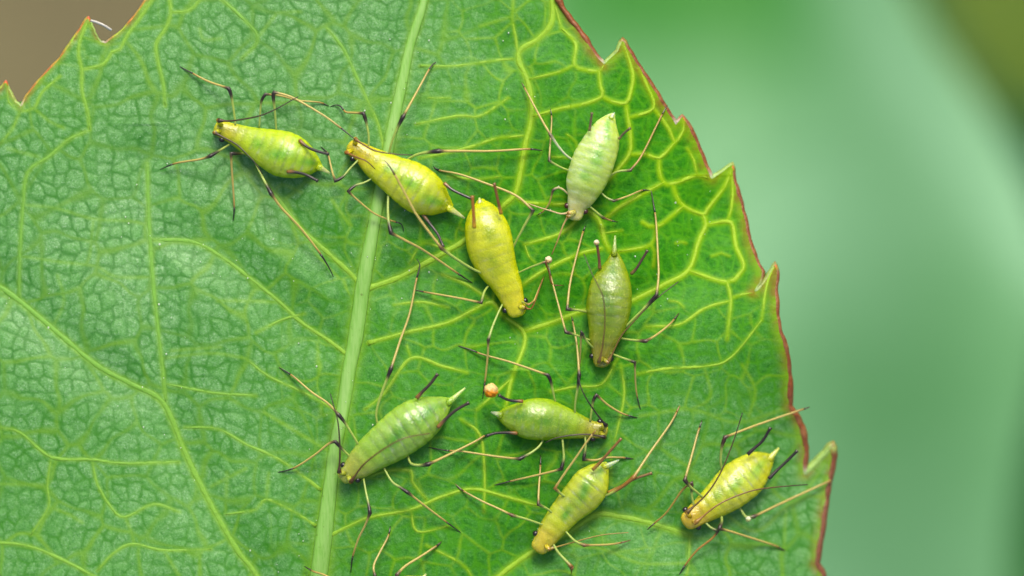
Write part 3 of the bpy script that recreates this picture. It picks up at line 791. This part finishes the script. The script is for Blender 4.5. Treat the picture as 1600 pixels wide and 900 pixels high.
def make_aphid(label, st, c_main, c_back, c_head, tail=None, tail_c=lin(214, 216, 140, K), horns=(), eyes=(), legs=(), antennae=(), horn_c=BLK, horn_base=BRN, wax_or_sheen=0.0, lift=0.03, eye_c=lin(24, 16, 14, K), white=lin(222, 232, 200, K), wrinkle=1.0, seed=1):
    st = np.array(st, float)
    st[0, 2] = max(st[0, 2], 0.93 * st[1, 2]); st[1:4, 2] *= 1.06
    ctr = st[len(st) // 2]
    root = empty('aphid', P(ctr[0], ctr[1], surf(ctr[0], ctr[1])))
    tag(root, label, 'aphid', GROUP)
    q = catmull(st, 3.0)
    q[:, 2] = np.maximum(q[:, 2], 0.8)
    L = cum(q); t = L / L[-1]
    T = np.gradient(q[:, :2], axis=0); T /= np.linalg.norm(T, axis=1)[:, None]
    nrm = np.stack([-T[:, 1], T[:, 0]], 1)
    seg = 40
    zc = np.array([surf(x, y) for x, y, _ in q])
    # height of the centre line: belly close to the blade, head lowered
    belly = lift + 0.05 * (1 - np.sin(np.clip(t, 0, 1) * math.pi))
    # rounded ends
    V = []; col = []
    main, back, head, wht = map(np.array, (c_main, c_back, c_head, white))
    r2 = np.random.default_rng(seed)
    ph = r2.random(6) * 6.28
    for i in range(len(q)):
        hw = q[i, 2] / 100; hv = hw * 0.66
        cz = zc[i] + belly[i] + hv * 0.95
        a_t = smooth(0.30, 0.38, t[i]) * (1 - smooth(0.93, 0.99, t[i]))
        sg = (t[i] - 0.30) / 0.085                     # abdominal segments
        fr = sg - math.floor(sg)
        crease = math.exp(-((fr - 0.5) / 0.13) ** 2) * a_t
        band = math.exp(-((fr - 0.0) / 0.25) ** 2) + math.exp(-((fr - 1.0) / 0.25) ** 2)
        neck = math.exp(-((t[i] - 0.16) / 0.018) ** 2) + 0.8 * math.exp(-((t[i] - 0.245) / 0.02) ** 2)
        for k in range(seg):
            a = 2 * math.pi * k / seg
            sa, ca = math.sin(a), math.cos(a)
            d = 1 - wrinkle * (0.045 * crease * (0.35 + 0.65 * max(sa, 0)) + 0.05 * neck * max(sa, 0) ** 2)
            d -= wrinkle * 0.07 * a_t * math.exp(-((abs(ca) - 0.74) / 0.09) ** 2) * max(sa, 0) * (0.6 + 0.4 * math.sin(sg * 6.28 + 1.5))
            d += 0.012 * math.sin(3 * a + 9 * t[i] + ph[0]) + 0.010 * math.sin(5 * a - 17 * t[i] + ph[1])
            x = q[i, 0] + nrm[i, 0] * hw * 100 * ca * d; y = q[i, 1] + nrm[i, 1] * hw * 100 * ca * d
            V.append(P(x, y, cz + hv * sa * d))
            m = main.copy()
            g = a_t * math.exp(-((ca + 0.12 * math.sin(ph[2] + 7 * t[i])) / 0.34) ** 2) * (0.7 + 0.3 * math.sin(23 * t[i] + ph[3] + 4 * ca)) * (sa > -0.2)
            m = m * (1 - 0.95 * g) + back * 0.95 * g
            hd = 1 - smooth(0.08, 0.30, t[i]); m = m * (1 - hd) + head * hd
            wv = wax_or_sheen * (0.25 + 0.75 * band * (0.5 + 0.5 * math.sin(4 * a + 11 * sg + ph[4]))) * (0.35 + 0.65 * smooth(-0.4, 0.9, ca if seed % 2 else -ca)) * (1 - 0.6 * g)
            m = m * (1 - 0.26 * crease * max(sa, 0) * wrinkle - 0.22 * neck * max(sa, 0))
            da = abs(ca) - 0.42
            dash = math.exp(-(da / 0.13) ** 2) * math.exp(-((fr - 0.5) / 0.14) ** 2) * a_t * (sa > 0) * (0.6 + 0.4 * math.sin(5.1 * sg + 3 * (ca > 0) + ph[0]))
            wv += 0.42 * max(dash, 0) * min(wrinkle, 1.1)
            wv += 0.08 * wrinkle * band * a_t * max(sa, 0) * (0.5 + 0.5 * math.sin(6 * a + 5 * sg + ph[5]))
            wv += (0.04 + 0.3 * wax_or_sheen) * crease * 0.5 * max(sa, 0)
            m = m * (1 - min(wv, 0.9)) + wht * min(wv, 0.9)
            col.append(m)
    n = len(q); F = []
    for i in range(n - 1):
        for k in range(seg):
            a = i * seg + k; b = i * seg + (k + 1) % seg
            F.append((a, b, b + seg, a + seg))
    # rounded caps
    for i, sgn in ((0, -1), (n - 1, 1)):
        c = np.mean([V[i * seg + k] for k in range(seg)], axis=0)
        tip = c + np.array([T[i, 0], -T[i, 1], 0]) * sgn * q[i, 2] / 100 * 0.55
        prev = [i * seg + k for k in range(seg)]
        for s_ in (0.8, 0.5):
            nxt = []
            for k in range(seg):
                v0 = np.array(V[i * seg + k]); V.append(tuple(c + (v0 - c) * s_ + (tip - c) * math.sqrt(1 - s_ * s_))); col.append(col[i * seg + k]); nxt.append(len(V) - 1)
            for k in range(seg):
                f = (prev[k], prev[(k + 1) % seg], nxt[(k + 1) % seg], nxt[k]); F.append(f if sgn > 0 else f[::-1])
            prev = nxt
        V.append(tuple(tip)); col.append(col[i * seg])
        for k in range(seg):
            f = (prev[k], prev[(k + 1) % seg], len(V) - 1); F.append(f if sgn > 0 else f[::-1])
    mesh_obj('body', V, F, M_body, root, col)
    zmid = lambda x, y: surf(x, y) + lift
    if tail:
        (x0, y0), (x1, y1), r = tail
        hgt = surf(x0, y0) + lift + 0.16
        dx, dy = x1 - x0, y1 - y0
        pts = [P(x0 - dx * .25, y0 - dy * .25, hgt), P(x0, y0, hgt), P(x0 + dx * .35, y0 + dy * .35, hgt - .01), P(x0 + dx * .7, y0 + dy * .7, hgt - .02), P(x1, y1, hgt - .03)]
        V, F, ring = tube(pts, np.array([1.15, 1.05, .72, .5, .28]) * r / 100, 10, .8)
        mesh_obj('tail', V, F, M_body, root, np.array([c_main, c_main, tail_c, tail_c, tail_c])[ring])
    for hn in horns:
        pts, r = hn[0], hn[1]
        cb, ce = (hn[2], hn[3]) if len(hn) > 2 else (horn_base, horn_c)
        hh = hn[4] if len(hn) > 4 else 0.40
        A = path3(pts, np.linspace(hh, hh + 0.12, len(pts)))
        qq = catmull(A, 3); tt = cum(qq) / cum(qq)[-1]
        rad = r * (1.15 - 0.3 * smooth(0, .4, tt) + 0.25 * np.exp(-((tt - 1) / 0.05) ** 2))
        V, F, ring = tube(to_scene(qq), rad / 100, 9)
        m = smooth(0.05, 0.3, tt)[:, None]
        mesh_obj('cornicle', V, F, M_dark, root, (np.array(cb) * (1 - m) + np.array(ce) * m)[ring])
    for (x, y) in eyes:
        j_ = int(np.argmin(np.hypot(q[:, 0] - x, q[:, 1] - y)))
        side_ = nrm[j_] * (1 if (np.array([x, y]) - q[j_, :2]) @ nrm[j_] > 0 else -1)
        ex_, ey_ = q[j_, :2] + side_ * (q[j_, 2] + 0.6)
        V, F = ball(P(ex_, ey_, surf(ex_, ey_) + lift + q[j_, 2] / 100 * 0.85), 0.048, 1, 1, 1.0)
        mesh_obj('eye', V, F, M_dark, root, np.tile(np.array(eye_c), (len(V), 1)))
    hx, hy = st[1][:2]
    for a in antennae:
        (ax, ay) = a['pts'][0]
        d = np.array([ax - hx, ay - hy]); d /= np.linalg.norm(d) + 1e-6
        z0 = surf(ax, ay) + lift + 0.2
        p0 = P(ax - d[0] * 9, ay - d[1] * 9, z0); p1 = P(ax - d[0] * 3, ay - d[1] * 3, z0 + .05); p2 = P(ax + d[0] * 1.5, ay + d[1] * 1.5, z0 + .1)
        V, F, ring = tube([p0, p1, p2], np.array([4.2, 3.6, 2.6]) / 100, 10)
        mesh_obj('antenna_base', V, F, M_body, root, np.array([c_head, c_head, a.get('base') or BRN])[ring])
    for a in antennae:
        make_antenna(root, **a) if isinstance(a, dict) else make_antenna(root, a)
    for lg in legs:
        make_leg(root, **lg) if isinstance(lg, dict) else make_leg(root, lg[0], lg[1])
    return root

L_ = lambda pts, knee, **k: dict(pts=pts, knee=knee, **k)
A_ = lambda pts, **k: dict(pts=pts, **k)

make_aphid('lime green aphid with dark cornicles, nearest the upper margin and furthest from the red edge',
  [(341, 200, 9), (349, 203, 13), (362, 208, 15), (376, 214, 18), (395, 222, 24), (420, 232, 32), (442, 240, 36.5), (463, 248, 33), (480, 254, 25), (492, 258, 15), (499, 261, 7)],
  lin(186, 212, 8, K), lin(100, 176, 0, K), lin(196, 194, 30, K), tail=((500, 262), (516, 271), 5),
  horns=[([(468, 219), (478, 228), (492, 235), (514, 241)], 2.7), ([(449, 268), (462, 269), (478, 273), (497, 283)], 2.7)], eyes=[(347, 216)],
  antennae=[A_([(341, 188), (357, 189), (375, 187), (405, 181), (430, 171), (455, 157), (466, 151)]), A_([(335, 207), (350, 215), (370, 226), (386, 241), (398, 254), (410, 272)], h0=.3, h1=.4)],
  legs=[L_([(358, 226), (345, 234), (335, 240), (328, 244), (312, 249), (275, 255), (250, 265)], 3), L_([(382, 240), (370, 240), (361, 240), (362, 262), (365, 305), (366, 328), (364, 345)], 2),
        L_([(398, 252), (409, 275), (424, 303), (440, 325), (470, 357), (498, 393), (514, 418), (521, 433)], 2, tarsus=44, w=1.1), L_([(368, 197), (366, 178), (361, 148), (357, 138), (325, 127), (298, 113), (281, 104)], 3, knee_h=.3),
        L_([(405, 200), (407, 170), (409, 156), (415, 147), (440, 150), (467, 157), (500, 160), (514, 166)], 3, knee_h=.34, tarsus=14, w=.85), L_([(432, 205), (429, 170), (427, 150), (428, 144), (448, 149), (466, 157), (505, 180), (530, 198), (555, 218)], 3, knee_h=.36, tip_h=.42, tarsus=32)], seed=1)

make_aphid('bright yellow aphid lying across the midrib, tail touching the plump yellow aphid',
  [(549, 230, 11), (555, 233, 13.5), (566, 239, 15), (586, 255, 22), (610, 270, 29), (638, 286, 36), (662, 301, 36), (682, 313, 27), (696, 320, 15), (704, 324, 7)],
  lin(208, 216, 2, K), lin(116, 184, 0, K), lin(214, 196, 12, K), tail=((703, 326), (726, 341), 5.5),
  horns=[([(694, 286), (706, 296), (722, 304), (738, 311)], 2.7), ([(660, 334), (672, 350), (684, 366), (693, 386)], 2.6, BRN, lin(74, 66, 56, K), .22)], eyes=[(552, 246)],
  antennae=[A_([(555, 217), (568, 226), (588, 236), (620, 241), (645, 242)], tone=lin(120, 84, 30, K), base=BRN), A_([(541, 238), (556, 245), (573, 252), (586, 264)], tone=lin(150, 96, 30, K))],
  legs=[L_([(576, 232), (576, 212), (572, 190), (568, 177), (552, 176), (540, 175), (532, 166), (524, 164), (516, 167)], 3, knee_h=.3, tarsus=26), L_([(608, 240), (611, 226), (620, 202), (630, 182), (650, 146), (672, 106), (681, 97)], 3, tarsus=18, w=1.1),
        L_([(632, 252), (650, 242), (668, 238), (686, 236), (720, 236), (770, 236), (823, 233), (847, 235)], 3, tarsus=24, w=1.2), L_([(562, 248), (548, 262), (536, 276), (524, 283), (519, 268), (514, 246), (511, 238), (501, 229)], 3, tarsus=15, w=.9, knee_h=.3),
        L_([(586, 276), (570, 285), (555, 290), (544, 299), (558, 312), (584, 333), (612, 345), (627, 350), (631, 361)], 3, knee_h=.3, tarsus=22, w=.9), L_([(607, 298), (606, 325), (607, 345), (611, 364), (632, 375), (655, 387), (680, 403), (712, 425), (738, 442)], 3, tarsus=30, w=1.15)], seed=2)

make_aphid('plump amber yellow aphid with orange cornicles, head down beside the bright yellow one',
  [(808, 488, 9), (805, 479, 15.5), (800, 466, 18), (795, 452, 21), (788, 437, 25.5), (777, 416, 31.5), (767, 387, 36.5), (760, 358, 35), (756, 337, 28), (753, 323, 18), (751, 315, 8)],
  lin(212, 216, 2, K), lin(168, 186, 0, K), lin(212, 206, 16, K), tail=((750, 321), (749, 309), 5),
  horns=[([(741, 356), (740, 336), (738, 306)], 3.0, lin(200, 156, 16, K), lin(160, 104, 22, K), .62), ([(783, 334), (779, 318), (772, 286)], 2.7, lin(190, 140, 20, K), lin(120, 78, 26, K), .5)],
  eyes=[(797, 483), (821, 469)], antennae=[A_([(819, 480), (829, 483), (836, 470), (848, 436)], tone=lin(170, 110, 40, K), end=lin(150, 100, 40, K), h0=.25, h1=.3)],
  legs=[L_([(768, 432), (740, 421), (712, 404), (690, 388), (670, 362), (650, 334), (636, 308), (622, 282), (610, 262), (602, 252)], 3, knee_dark=3, knee_h=.6, tip_h=.66, tarsus=26, w=1.15, dark=lin(84, 60, 26, K)), L_([(764, 446), (757, 455), (752, 473), (718, 466), (668, 457), (646, 453)], 2, knee_dark=3, tarsus=22, dark=lin(60, 40, 24, K)),
        L_([(786, 474), (778, 490), (769, 512), (763, 531), (762, 556), (758, 594), (754, 623)], 3, knee_dark=3, tarsus=26), L_([(800, 390), (809, 372), (822, 348), (833, 329), (805, 305), (755, 285), (717, 272), (686, 266), (677, 260)], 3, knee_dark=4, tarsus=12, w=1.1),
        L_([(806, 428), (830, 417), (852, 409), (858, 426), (863, 444), (881, 446)], 2, knee_dark=3, tarsus=16, w=.8, tone=BRN, dark=lin(110, 60, 34, K)), L_([(812, 470), (826, 476), (834, 470), (840, 456), (850, 432)], 1, knee_dark=2, tarsus=6, w=.75, dark=BRN)], wrinkle=.5, seed=3)

make_aphid('pale whitish green aphid with waxy bands, closest to the red toothed edge',
  [(899, 339, 8), (900, 331, 12), (902, 321, 15.5), (908, 306, 22), (914, 287, 30.5), (925, 258, 33.5), (936, 233, 31), (943, 212, 26), (948, 197, 18.5), (954, 185, 9.5), (958, 179, 4)],
  lin(188, 214, 50, K), lin(104, 182, 6, K), lin(206, 200, 104, K), tail=((955, 184), (960, 176), 3.5), tail_c=lin(214, 226, 190, K),
  horns=[([(921, 204), (923, 190), (925, 176)], 2.2, lin(150, 140, 60, K), lin(110, 90, 60, K)), ([(967, 217), (975, 208), (985, 200)], 2.2, lin(150, 140, 60, K), lin(96, 84, 50, K))], eyes=[(884, 322), (912, 331)], eye_c=lin(70, 22, 14, K),
  antennae=[A_([(889, 333), (876, 334), (862, 330), (845, 325), (825, 318)], tone=lin(200, 176, 120, K), end=lin(180, 150, 100, K), h0=.2, h1=.24), A_([(888, 338), (880, 352), (872, 374), (862, 398)], tone=lin(190, 160, 90, K), end=lin(130, 90, 40, K), h0=.2, h1=.24)],
  legs=[L_([(898, 252), (884, 242), (872, 228), (861, 212), (848, 190), (836, 168), (826, 149), (815, 129)], 3, knee_dark=2, tarsus=12, knee_h=.3, dark=lin(90, 80, 50, K), femur=lin(190, 200, 150, K)), L_([(894, 268), (880, 263), (868, 257), (858, 251), (860, 220), (862, 186), (860, 169)], 3, knee_dark=2, knee_h=.28, tarsus=13, w=.85),
        L_([(888, 304), (881, 297), (872, 293), (864, 297), (858, 318), (849, 330), (838, 337)], 3, knee_dark=2, knee_h=.24, tarsus=13, w=.85, femur=lin(190, 180, 120, K)), L_([(950, 276), (965, 268), (985, 266), (1002, 244), (1028, 192), (1036, 176), (1043, 164)], 2, knee_dark=3, knee_h=.28, tarsus=18, w=.95, dark=lin(80, 60, 34, K), tone=lin(170, 140, 60, K)),
        L_([(938, 300), (948, 309), (959, 314), (982, 306), (1004, 297), (1018, 298)], 2, knee_dark=2, knee_h=.22, tarsus=17, w=.85), L_([(916, 318), (928, 328), (942, 340), (956, 345), (966, 347)], 2, knee_dark=2, knee_h=.15, tarsus=12, w=.85)], wax_or_sheen=.8, white=lin(224, 242, 204, K), seed=4)

make_aphid('dull olive aphid, head down below the pale aphid, with a long thin tail',
  [(940, 568, 9), (940, 560, 13), (941, 548, 16.5), (943, 532, 22), (947, 514, 28.5), (950, 496, 33), (951, 478, 35.5), (955, 448, 33), (958, 429, 26), (960, 412, 16), (960, 400, 9), (960, 393, 5)],
  lin(138, 160, 8, K), lin(88, 138, 4, K), lin(156, 150, 40, K), tail=((960, 394), (961, 368), 4.4), tail_c=lin(160, 180, 100, K),
  horns=[([(937, 420), (936, 404), (933, 383)], 2.6, lin(130, 100, 40, K), lin(110, 64, 34, K), .3), ([(986, 428), (994, 420), (1004, 404), (1012, 391)], 2.5, lin(120, 100, 40, K), lin(76, 54, 34, K), .3)], eyes=[(924, 557), (951, 562)],
  antennae=[A_([(936, 566), (941, 543), (945, 505), (943, 468), (935, 447), (926, 430), (912, 396)], h0=.45, h1=.78, tone=lin(120, 92, 40, K), w=.8), A_([(950, 566), (958, 550), (970, 526), (985, 508), (1022, 470), (1060, 440)], h0=.3, h1=.36, tone=lin(120, 92, 30, K), w=.9)],
  legs=[L_([(925, 490), (912, 486), (899, 484), (886, 483), (892, 436), (909, 369), (915, 352)], 3, tarsus=18, knee_dark=6, dark=lin(44, 32, 22, K)), L_([(930, 534), (912, 528), (896, 522), (884, 519), (874, 482), (866, 452), (859, 424), (857, 411)], 3, tarsus=22, knee_dark=8, dark=lin(60, 44, 26, K), w=.9),
        L_([(932, 548), (918, 534), (908, 518), (907, 545), (905, 580)], 2, tarsus=8, knee_dark=8, w=.85), L_([(970, 522), (976, 512), (1000, 488), (1026, 461), (1029, 430), (1028, 399), (1025, 346), (1021, 318), (1017, 296)], 3, tarsus=40, knee_dark=18, w=1.0),
        L_([(968, 528), (985, 531), (1009, 533), (1026, 523), (1047, 506), (1061, 489)], 2, tarsus=15, knee_dark=8, dark=lin(70, 50, 30, K)), L_([(950, 550), (967, 557), (992, 566), (993, 599), (996, 622), (1001, 640)], 2, tarsus=20, knee_dark=6, w=.85)], wrinkle=.8, seed=5)

make_aphid('leaf green aphid with one antenna along its back, head resting on the midrib',
  [(537, 746, 8), (543, 741, 13), (552, 734, 17), (563, 725, 22), (587, 705, 30), (617, 683, 36), (648, 661, 37), (674, 645, 29), (692, 633, 16), (702, 627, 7)],
  lin(144, 188, 40, K), lin(72, 150, 4, K), lin(176, 184, 60, K), tail=((703, 627), (727, 606), 5), tail_c=lin(190, 212, 120, K),
  horns=[([(651, 622), (660, 612), (672, 600), (684, 584)], 3.0, BRN, lin(60, 46, 30, K)), ([(684, 668), (696, 655), (712, 641), (733, 629)], 3.0, BRN, lin(56, 42, 26, K))], eyes=[(537, 729), (557, 749)],
  antennae=[A_([(548, 753), (569, 725), (602, 700), (634, 684), (672, 677)], h0=.42, h1=.92, tone=lin(100, 66, 30, K), end=lin(100, 66, 30, K)), A_([(530, 738), (531, 700), (528, 660), (521, 633), (516, 615)], tone=lin(70, 48, 26, K))],
  legs=[L_([(568, 708), (556, 688), (540, 662), (529, 648), (512, 630), (486, 612), (458, 588), (436, 574)], 3, tarsus=26), L_([(552, 718), (537, 704), (524, 690), (514, 693), (490, 712), (458, 732), (434, 738)], 2, knee_h=.34, tarsus=26),
        L_([(592, 672), (588, 645), (598, 610), (611, 576), (626, 530), (640, 490), (650, 440), (656, 414), (651, 405)], 3, tarsus=36, w=1.1), L_([(568, 748), (572, 770), (576, 788), (578, 802), (570, 822), (560, 842), (551, 870), (548, 894)], 3, tarsus=28),
        L_([(598, 728), (612, 752), (626, 762), (638, 770), (666, 792), (698, 816), (720, 832)], 3, tarsus=28), L_([(636, 708), (642, 724), (658, 727), (670, 725), (698, 712), (742, 690), (757, 681), (772, 677)], 3, tarsus=18, w=1.15, knee_dark=8)], wax_or_sheen=.12, wrinkle=1.3, seed=6)

make_aphid('green aphid lying level beside the orange bead, head towards the red edge',
  [(944, 673, 10), (936, 672, 12), (924, 671, 13.5), (905, 667, 18), (880, 661, 26), (852, 656, 33), (822, 654, 31), (802, 652, 22), (788, 650, 14), (780, 649, 7)],
  lin(150, 184, 14, K), lin(84, 144, 0, K), lin(178, 172, 40, K), tail=((781, 648), (767, 644), 5), tail_c=lin(214, 222, 170, K),
  horns=[([(817, 627), (800, 626), (789, 623), (779, 617)], 2.7), ([(808, 677), (790, 676), (774, 677), (760, 681)], 2.7, BRN, BLK, .3)], eyes=[(928, 682), (938, 659)],
  antennae=[A_([(947, 665), (931, 645), (915, 621), (907, 603), (904, 588)], base=BLK, tone=lin(44, 32, 22, K)), A_([(945, 683), (920, 679), (893, 680), (867, 685), (852, 692)], h0=.4, h1=.5, base=BLK)],
  legs=[L_([(868, 630), (865, 616), (860, 594), (856, 586), (830, 577), (795, 565), (755, 554), (734, 546), (715, 540)], 3, knee_h=.36, tarsus=36), L_([(898, 650), (899, 628), (903, 604), (905, 585), (902, 545), (898, 518), (893, 494)], 3, tarsus=8, knee_dark=18),
        L_([(922, 660), (924, 645), (927, 626), (932, 617), (949, 632), (968, 644), (981, 649), (996, 653)], 3, knee_h=.3, tarsus=18, knee_dark=12), L_([(852, 676), (845, 694), (832, 706), (812, 717), (790, 715), (760, 711), (720, 705), (698, 704), (670, 699)], 3, tarsus=34, knee_dark=10),
        L_([(878, 676), (880, 700), (881, 716), (877, 733), (845, 741), (797, 752), (790, 754), (772, 758)], 3, knee_h=.3, tarsus=26, knee_dark=12), L_([(914, 678), (915, 698), (912, 718), (930, 719), (947, 715), (972, 715), (990, 717)], 2, knee_h=.26, tarsus=16, knee_dark=10)], wrinkle=.6, seed=7)

make_aphid('yellow green aphid with brown cornicles, below the level green one, head on a side vein',
  [(842, 856, 10), (848, 848, 15), (855, 838, 17), (866, 822, 20), (887, 797, 25), (909, 774, 30), (925, 754, 29), (936, 739, 20), (943, 731, 12), (948, 726, 6)],
  lin(192, 204, 12, K), lin(82, 160, 0, K), lin(206, 188, 34, K), tail=((946, 729), (967, 719), 5), tail_c=lin(196, 218, 170, K),
  horns=[([(926, 734), (938, 722), (952, 706), (971, 685)], 2.7, lin(160, 124, 30, K), lin(132, 94, 34, K)), ([(950, 770), (970, 760), (992, 748), (1019, 739)], 2.6, lin(160, 124, 30, K), lin(126, 98, 40, K), .25)], eyes=[(837, 835), (859, 852)],
  antennae=[A_([(858, 858), (897, 847), (940, 836), (982, 832)], h0=.2, h1=.25, tone=lin(150, 130, 40, K), end=lin(150, 130, 50, K), w=.9)],
  legs=[L_([(855, 822), (840, 817), (822, 811), (800, 805), (775, 793), (753, 783), (724, 767), (711, 756)], 3, knee_dark=3, tarsus=20, knee_h=.36, dark=lin(90, 60, 30, K)), L_([(868, 806), (855, 795), (841, 788), (842, 762), (844, 735), (845, 711)], 2, knee_dark=3, tarsus=18, dark=lin(60, 44, 26, K)),
        L_([(896, 782), (880, 774), (867, 763), (880, 743), (897, 719), (915, 693), (931, 672)], 2, knee_dark=3, knee_h=.4, tip_h=.5, tarsus=5, w=1.05, dark=BRN), L_([(862, 846), (872, 863), (884, 876), (893, 886), (893, 896)], 3, knee_dark=5, knee_h=.25, tarsus=6, w=1.2, dark=BRN),
        L_([(880, 826), (898, 845), (913, 852), (948, 851), (970, 848), (985, 844)], 2, knee_dark=3, tarsus=16, dark=lin(120, 80, 40, K)), L_([(938, 778), (958, 769), (974, 759), (990, 746), (1015, 708), (1048, 661), (1062, 634)], 3, knee_dark=34, knee_h=.42, tarsus=14, w=1.15, dark=lin(146, 102, 30, K))], wax_or_sheen=.1, wrinkle=1.3, seed=8)

make_aphid('bright yellow aphid with long black antennae and cornicles, beside the lowest red margin',
  [(1074, 815, 12), (1081, 810, 15.5), (1090, 803, 17.5), (1103, 794, 21), (1118, 783, 26.5), (1143, 764, 33), (1166, 744, 33), (1186, 727, 24.5), (1198, 719, 15), (1206, 714, 6)],
  lin(204, 208, 8, K), lin(132, 184, 0, K), lin(216, 184, 30, K), tail=((1203, 716), (1217, 700), 5.5), tail_c=lin(214, 216, 110, K),
  horns=[([(1168, 710), (1179, 700), (1192, 688), (1204, 668)], 2.8, BLK, BLK), ([(1201, 748), (1216, 733), (1232, 718), (1246, 704)], 2.8, BLK, BLK)], eyes=[(1090, 823), (1073, 800)],
  antennae=[A_([(1073, 801), (1104, 772), (1126, 738), (1145, 692), (1160, 645)], h0=.5, h1=.75, tone=lin(110, 84, 34, K)), A_([(1086, 817), (1123, 788), (1167, 769), (1204, 762), (1262, 757)], h0=.55, h1=.75, tone=lin(150, 110, 34, K))],
  legs=[L_([(1130, 740), (1126, 722), (1128, 698), (1133, 683), (1180, 665), (1229, 648), (1250, 641), (1265, 636)], 3, tarsus=14, w=1.1, tip_h=.12, dark=lin(66, 44, 28, K)), L_([(1104, 782), (1090, 770), (1078, 760), (1070, 750), (1081, 711), (1091, 674), (1097, 657)], 3, tarsus=14, w=1.1, knee_dark=7, dark=lin(50, 36, 24, K)),
        L_([(1086, 796), (1081, 775), (1081, 754), (1066, 766), (1042, 800), (1022, 818), (1011, 828)], 2, knee_h=.32, knee_dark=10, tarsus=18, tone=lin(150, 130, 50, K), dark=lin(60, 40, 26, K)), L_([(1150, 786), (1158, 797), (1166, 808), (1178, 807), (1230, 782), (1291, 754), (1302, 749)], 3, knee_h=.32, knee_dark=4, tarsus=12, w=1.15, tip_h=.1, dark=lin(70, 50, 34, K)),
        L_([(1126, 800), (1128, 814), (1124, 826), (1140, 830), (1175, 841), (1212, 853), (1227, 861)], 2, knee_dark=8, tarsus=16, w=1.1, dark=lin(56, 42, 28, K)), L_([(1100, 814), (1110, 824), (1122, 830), (1112, 842), (1089, 860), (1070, 884), (1061, 898)], 2, knee_h=.3, knee_dark=5, tarsus=18, tone=lin(160, 120, 40, K))], wax_or_sheen=.06, wrinkle=1.2, seed=10)

make_aphid('aphid mostly cut off by the lower picture edge, only its tan legs reaching up',
  [(560, 1000, 9), (566, 992, 14), (574, 983, 18), (590, 968, 26), (610, 950, 33), (630, 932, 33), (645, 918, 24), (655, 909, 13), (660, 904, 6)],
  lin(180, 190, 50, K), lin(140, 176, 40, K), lin(190, 176, 60, K), tail=((658, 906), (666, 897), 5), eyes=[(556, 988)],
  horns=[([(618, 926), (612, 914), (604, 905)], 2.6)], antennae=[A_([(552, 1000), (540, 970), (535, 930)])],
  legs=[L_([(596, 945), (588, 915), (586, 900), (584, 884), (594, 862), (606, 839), (610, 822)], 2, tarsus=14, knee_dark=2), L_([(628, 925), (622, 905), (620, 898), (634, 884), (658, 869), (682, 853), (690, 846)], 2, tarsus=10, knee_dark=4, w=1.2, dark=lin(70, 56, 34, K)),
        L_([(580, 960), (550, 930), (530, 910), (506, 898), (490, 893), (476, 885)], 2, tarsus=16)], seed=9)

# ------------------------------------------------------------------ droplets and fibre
def bead(name, label, cat, x, y, h, r, cols, wob=0.05):
    c = P(x, y, surf(x, y) + h)
    V, F = ball((0, 0, 0), r / 100, 1, 1, .95, 20, 14, wob)
    up = V[:, 1] / (r / 100)
    g = smooth(-0.2, 0.25, up + 0.35 * np.array([math.sin(9 * v[0] / (r / 100) + 4 * v[2] / (r / 100)) for v in V]) * .5)[:, None]
    o = mesh_obj(name, V, F, M_bead, None, np.array(cols[0]) * (1 - g) + np.array(cols[1]) * g)
    o.location = c
    return tag(o, label, cat)
bead('honeydew_bead', 'round bead, orange below and cream above, at the black cornicle of the level green aphid', 'droplet', 767, 610, .52, 11, (lin(240, 146, 2, K), lin(240, 204, 130, K)), .13)
bead('wax_bead', 'tiny cream bead on a leg crossing between the amber yellow and the olive aphid', 'droplet', 857, 406, .34, 5.6, (lin(216, 176, 110, K), lin(236, 216, 176, K)), .12)
bead('wax_bead', 'tiny cream bead on the tip of the cornicle of the olive aphid', 'droplet', 932, 379, .46, 4.4, (lin(220, 190, 120, K), lin(240, 226, 190, K)), .1)
bead('dew_bead', 'small glassy yellow bead on the knee of the lowest yellow aphid', 'droplet', 1169, 811, .3, 4.6, (lin(200, 206, 120, K), lin(226, 232, 190, K)), .06)
fp = to_scene(np.array([(142, 32, .1), (152, 35, .14), (163, 40, .16), (174, 47, .12)]))
V, F, ring = tube(catmull(fp, .02), .022, 7)
tag(mesh_obj('pale_fibre', V, F, M_limb, None, np.tile(lin(190, 186, 176, K), (len(V), 1))), 'short white fibre stuck to a leaf tooth against the brown background', 'fibre')

# ------------------------------------------------------------------ fine dust on the blade
dr = np.random.default_rng(5)
DV, DF = [], []
for k in range(420):
    x = dr.uniform(-60, 1260); y = dr.uniform(-40, 930)
    if not inside_rows(np.array([[x]]), np.array([[y]]), OUTD)[0, 0]: continue
    r = 0.006 + 0.009 * dr.random() ** 3
    V, F = ball(P(x, y, surf(x, y) - 0.01 + r), r, 1, 1.3, .8, 6, 4)
    o_ = sum(len(v) for v in DV); DV.append(V); DF += [tuple(i + o_ for i in f) for f in F]
DVV = np.vstack(DV)
tag(mesh_obj('dust', DVV, DF, M_bead, None, np.tile(lin(214, 226, 200, K), (len(DVV), 1))), 'tiny pale dust specks scattered over the green leaf', 'dust', kind='stuff')
